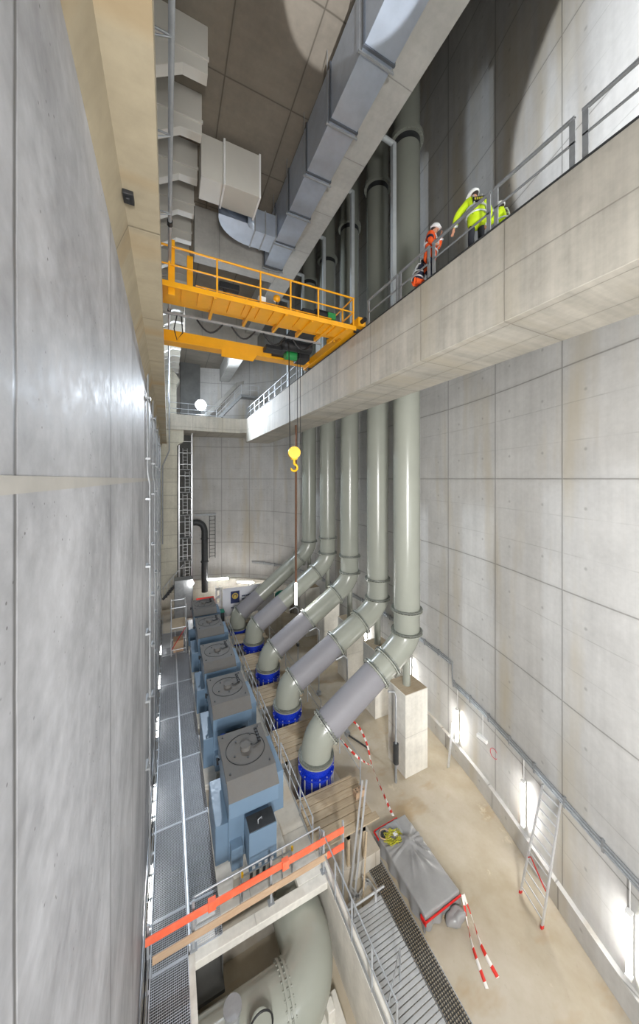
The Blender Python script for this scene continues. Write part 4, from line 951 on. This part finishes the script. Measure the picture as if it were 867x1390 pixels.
def person(label, loc, yaw, lean, jacket, hands, turn=0., nod=0., crouch=0., sleeve=None, patch=False, trouser='trous', size=1.):
    root = thing('person', label, 'person', loc, 'workers on the gallery'); root.scale = (size, size, size)
    Mx = Matrix.Translation(Vector(loc)) @ Matrix.Rotation(yaw, 4, 'Z')
    hz = .95-crouch
    L = Matrix.Translation((0, 0, hz)) @ Matrix.Rotation(-lean, 4, 'X')
    U = lambda x, y, z: Mx @ (L @ Vector((x, y, z-.95)))          # upper body, leaning forward from the hip
    G = lambda x, y, z: Mx @ Vector((x, y, z))
    hd = Matrix.Translation((0, .03, .62)) @ Matrix.Rotation(turn, 4, 'Z') @ Matrix.Rotation(-nod, 4, 'X')
    HD = lambda x, y, z: Mx @ (L @ (hd @ Vector((x, y, z))))
    kn, fy = crouch*.75, -crouch*.25
    n = []; e = []
    def add(p, r, frm=None):
        n.append((p, r)); i = len(n)-1
        if frm is not None: e.append((frm, i))
        return i
    pel = add(U(0, 0, .95), .085); sp = add(U(0, .01, 1.15), .13, pel); ch = add(U(0, .01, 1.36), .14, sp)
    nk = add(U(0, .02, 1.50), .055, ch); jw = add(HD(0, .02, .05), .068, nk); sk = add(HD(0, .015, .14), .092, jw); add(HD(0, 0, .22), .06, sk)
    add(HD(0, .125, .085), .014, jw)                                # nose
    for s in (-1, 1): add(HD(.1*s, .0, .11), .016, sk)              # ears
    wr = []
    for s, (ex, ey, ez, hx, hy, hz2) in zip((-1, 1), hands):
        sh = add(U(.19*s, .01, 1.42), .06, ch); el = add(U(ex, ey, ez), .042, sh); h = add(U(hx, hy, hz2), .028, el)
        d = (n[h][0]-n[el][0]).normalized(); wr.append((n[sh][0], n[el][0], n[h][0]))
        side = (Mx.to_3x3() @ Vector((1, 0, 0))); dn = (Mx.to_3x3() @ Vector((0, 0, -1)))
        pm = add(n[h][0]+d*.06, .034, h)
        for q in range(4):
            k1 = add(n[pm][0]+d*.045+side*(.018*(q-1.5)), .010, pm); add(n[k1][0]+d*(.02+.006*(q in (1, 2)))+dn*.02, .009, k1)
        t1 = add(n[h][0]+d*.035-side*s*.035, .011, h); add(n[t1][0]+d*.03+dn*.01, .009, t1)
    legs = []
    for s in (-1, 1):
        hp = add(U(.1*s, 0, .90), .058, pel); k = add(G(.12*s, .04+kn, .49-crouch*.25), .05, hp); a = add(G(.12*s, -.02+fy, .09), .045, k)
        add(G(.12*s, .14+fy, .045), .042, a); legs.append((n[hp][0], n[k][0], n[a][0]))
    skin_obj('body', n, e, M['skin'], root)
    # trousers and boots
    n, e = [], []
    pel = add(U(0, 0, .95), (.13, .095))
    for hp, k, a in legs:
        i = add(hp, .084, pel); j = add(k, .08, i); add(a+Vector((0, 0, .03)), .075, j)
    skin_obj('trousers', n, e, M[trouser], root)
    for s in (-1, 1): skin_obj('boot', [(G(.12*s, -.04+fy, .10), .062), (G(.12*s, -.04+fy, .055), .06), (G(.12*s, .08+fy, .05), .055), (G(.12*s, .19+fy, .045), .04)], [(0, 1), (1, 2), (2, 3)], M['black'], root, 1)
    # jacket
    n, e = [], []
    b = add(U(0, 0, .86 if crouch else .68), (.25, .215)); c = add(U(0, .01, 1.15), (.21, .17), b); d = add(U(0, .01, 1.36), (.215, .16), c); add(U(0, .02, 1.49), .085, d)
    for s, (a0, a1, a2) in zip((-1, 1), wr):
        i = add(a0, .10, d); j = add(a1, .085, i); add(a1+(a2-a1)*.92, .07, j)
    jk = skin_obj('jacket', n, e, M[jacket], root)
    # reflective bands
    for z in (1.0, 1.18):
        MB().tube([U(.23*math.cos(t), .01+.19*math.sin(t), z) for t in [2*PI*q/24 for q in range(25)]], .022, 6).build('reflective_band', M['reflect'], jk)
    for s in (-.1, .1):
        MB().tube([U(s, -.18, 1.18), U(s, -.18, 1.3), U(s, -.14, 1.45), U(s, .0, 1.5), U(s, .14, 1.42), U(s, .18, 1.3), U(s, .185, 1.18)], .02, 6).build('reflective_strap', M['reflect'], jk)
    for a0, a1, a2 in wr:
        p = a1+(a2-a1)*.72; dd = (a2-a1).normalized(); MB().cyl(p-dd*.025, p+dd*.025, .082, 14).build('cuff_band', M['reflect'], jk)
        if sleeve: MB().cyl(a0+(a1-a0)*.55, a0+(a1-a0)*.85, .098, 16).build('sleeve_panel', M[sleeve], jk)
    if patch:
        R3 = (Mx @ L)
        m = MB().box((-.13, -.20, .28), (.13, -.165, .40), R3); pt = m.build('back_patch', M['black'], jk)
        m = MB()
        for q in range(4): m.box((-.095+q*.05, -.205, .315), (-.06+q*.05, -.198, .37), R3)
        m.build('patch_print', M['coil'], pt)
    # helmet
    R4 = Mx @ L @ hd
    m = MB(); m.sphere((0, 0, 0), .132, 24, 14, .92, 1.10, 1.0, -.22); m.v = [R4 @ (v+Vector((0, .006, .118))) for v in m.v]
    hm = m.build('helmet', M['helmet'], root)
    m = MB(); N = 24; i = 0
    for rr, zz in ((1.0, .118), (1.0, .131)):
        for q in range(N):
            t = 2*PI*q/N; ex = 1.06+(.20*max(0, math.sin(t))**2)
            m.v.append(R4 @ Vector((.118*math.cos(t)*1.06, .006+.143*math.sin(t)*ex, zz)))
    m.face(list(range(N))[::-1]); m.face(list(range(N, 2*N)))
    for q in range(N): m.face((q, (q+1) % N, N+(q+1) % N, N+q))
    m.build('helmet_brim', M['helmet'], hm)
    m = MB(); m.sphere((0, 0, 0), .092, 16, 10, .95, 1.05, .8); m.v = [R4 @ (v+Vector((0, -.022, .095))) for v in m.v]; m.build('hair', M['hair'], root)
    m = MB()
    for s in (-1, 1): m.sphere(R4 @ Vector((.034*s, .098, .118)), .012, 8, 6)
    m.build('eyes', M['black'], root)
    MB().bar(R4 @ Vector((-.028, .094, .048)), R4 @ Vector((.028, .094, .048)), .01, .012).build('mouth', M['rust'], root)
rail_h = ((-.34, .12, 1.2, -.42, .40, 1.12), (.30, .18, 1.2, .26, .48, 1.2))
person('person in yellow hi-vis jacket and white helmet leaning forward at the gallery rail', (7.68, 6.02, 6.12), -.6, .13, 'hivis', ((-.42, .10, 1.18, -.46, .30, 1.0), (.36, .10, 1.18, .30, .36, 1.05)), turn=1.0, nod=.3, patch=True, size=1.12)
person('person in orange hi-vis jacket and white helmet standing at the gallery rail', (7.5, 7.55, 6.12), PI+.5, .12, 'hiorange', ((-.27, .14, 1.22, -.12, .22, 1.48), (.30, .06, 1.15, .28, .26, 1.0)), turn=.1, nod=.25, sleeve='navy', trouser='navy', size=1.06)
person('person in dark and orange workwear crouching low behind the standing orange worker', (7.55, 8.2, 6.12), -1.9, .3, 'navy', ((-.25, .22, 1.15, -.15, .45, 1.05), (.25, .22, 1.15, .15, .45, 1.05)), nod=.2, crouch=.42, sleeve='hiorange', trouser='hiorange')
person('person in yellow hi-vis mostly hidden behind the guardrail post with white helmet', (8.6, 5.88, 6.12), .4, .05, 'hivis', ((-.27, .16, 1.2, -.25, .40, 1.1), (.27, .16, 1.2, .25, .4, 1.1)), nod=.2)
# ================================================================== CAMERA, LIGHT, WORLD
cam = bpy.data.cameras.new('camera'); co = bpy.data.objects.new('camera', cam); C.objects.link(co)
F = 430.; th = math.atan(205/F)
co.location = (0, 0, H); co.rotation_euler = (PI/2, 0, -th)
cam.sensor_fit = 'VERTICAL'; cam.sensor_height = 36; cam.sensor_width = 36
cam.lens = F/1390*36
cam.shift_x = (433.5-433)/1390; cam.shift_y = (650-695)/1390
cam.clip_start = .02; cam.clip_end = 200
SC.camera = co
def area(name, loc, look, size, power, col=(1, 1, 1), sy=None, spread=PI):
    l = bpy.data.lights.new(name, 'AREA'); l.energy = power; l.color = col; l.size = size; l.spread = spread
    if sy: l.shape = 'RECTANGLE'; l.size_y = sy
    o = bpy.data.objects.new(name, l); C.objects.link(o); o.location = (loc[0], loc[1], loc[2]+H)
    d = Vector(look)-Vector(loc); o.rotation_euler = d.to_track_quat('-Z', 'Y').to_euler(); return o
def spot(name, loc, look, power, ang, col=(1, 1, 1), r=.15, blend=.3):
    l = bpy.data.lights.new(name, 'SPOT'); l.energy = power; l.color = col; l.spot_size = ang; l.spot_blend = blend; l.shadow_soft_size = r
    o = bpy.data.objects.new(name, l); C.objects.link(o); o.location = (loc[0], loc[1], loc[2]+H)
    d = Vector(look)-Vector(loc); o.rotation_euler = d.to_track_quat('-Z', 'Y').to_euler(); return o
def point(name, loc, power, col=(1, 1, 1), r=.2):
    l = bpy.data.lights.new(name, 'POINT'); l.energy = power; l.color = col; l.shadow_soft_size = r
    o = bpy.data.objects.new(name, l); C.objects.link(o); o.location = (loc[0], loc[1], loc[2]+H); return o
# unseen fill lamps added behind the camera
area('fill_light_low', (-.2, -4.5, -5), (9, 16, -9), 2.0, 750, (1, .985, .97), None, 2.2)
area('fill_light_mid', (-.2, -4.5, -1), (10, 12, -1.5), 2.0, 1250, (1, .985, .97), None, 2.2)
area('fill_light_right', (7.5, -5.0, -4), (-.6, 9, -3), 1.5, 150, (.86, .92, 1), None, 1.8)  # added to brighten the left wall
spot('flood_beam', (2.95, 33.0, 7.4), (3.6, 0, 6), 7000, 2.9, (.78, .88, 1), .3, .8)
point('flood_spill', (2.95, 34.4, 7.6), 45, (.5, .7, 1), .3)
spot('wall_patch_spot', (3.0, -3.0, 7.0), (3+9*math.sin(1.335), -3+9*math.cos(1.335), 9.6), 9000, 1.22, (.93, .96, 1), .05, .03)  # unseen spot added; its cone edge bounds the upper wall patch
spot('ceiling_patch_spot', (2.5, -2.0, 2.0), (3.95, 6.6, 12.6), 7000, .23, (.95, .97, 1), .06, .08)  # unseen spot added for the bright area on the ceiling
w = bpy.data.worlds.new('world'); SC.world = w; w.use_nodes = True
w.node_tree.nodes['Background'].inputs[0].default_value = (.9, .95, 1, 1); w.node_tree.nodes['Background'].inputs[1].default_value = 0.0
SC.view_settings.view_transform = 'Standard'; SC.view_settings.look = 'None'; SC.view_settings.gamma = 1; SC.view_settings.use_curve_mapping = False
SC.view_settings.exposure = 0.63
SC.cycles.max_bounces = 8; SC.cycles.diffuse_bounces = 6; SC.cycles.sample_clamp_indirect = 6
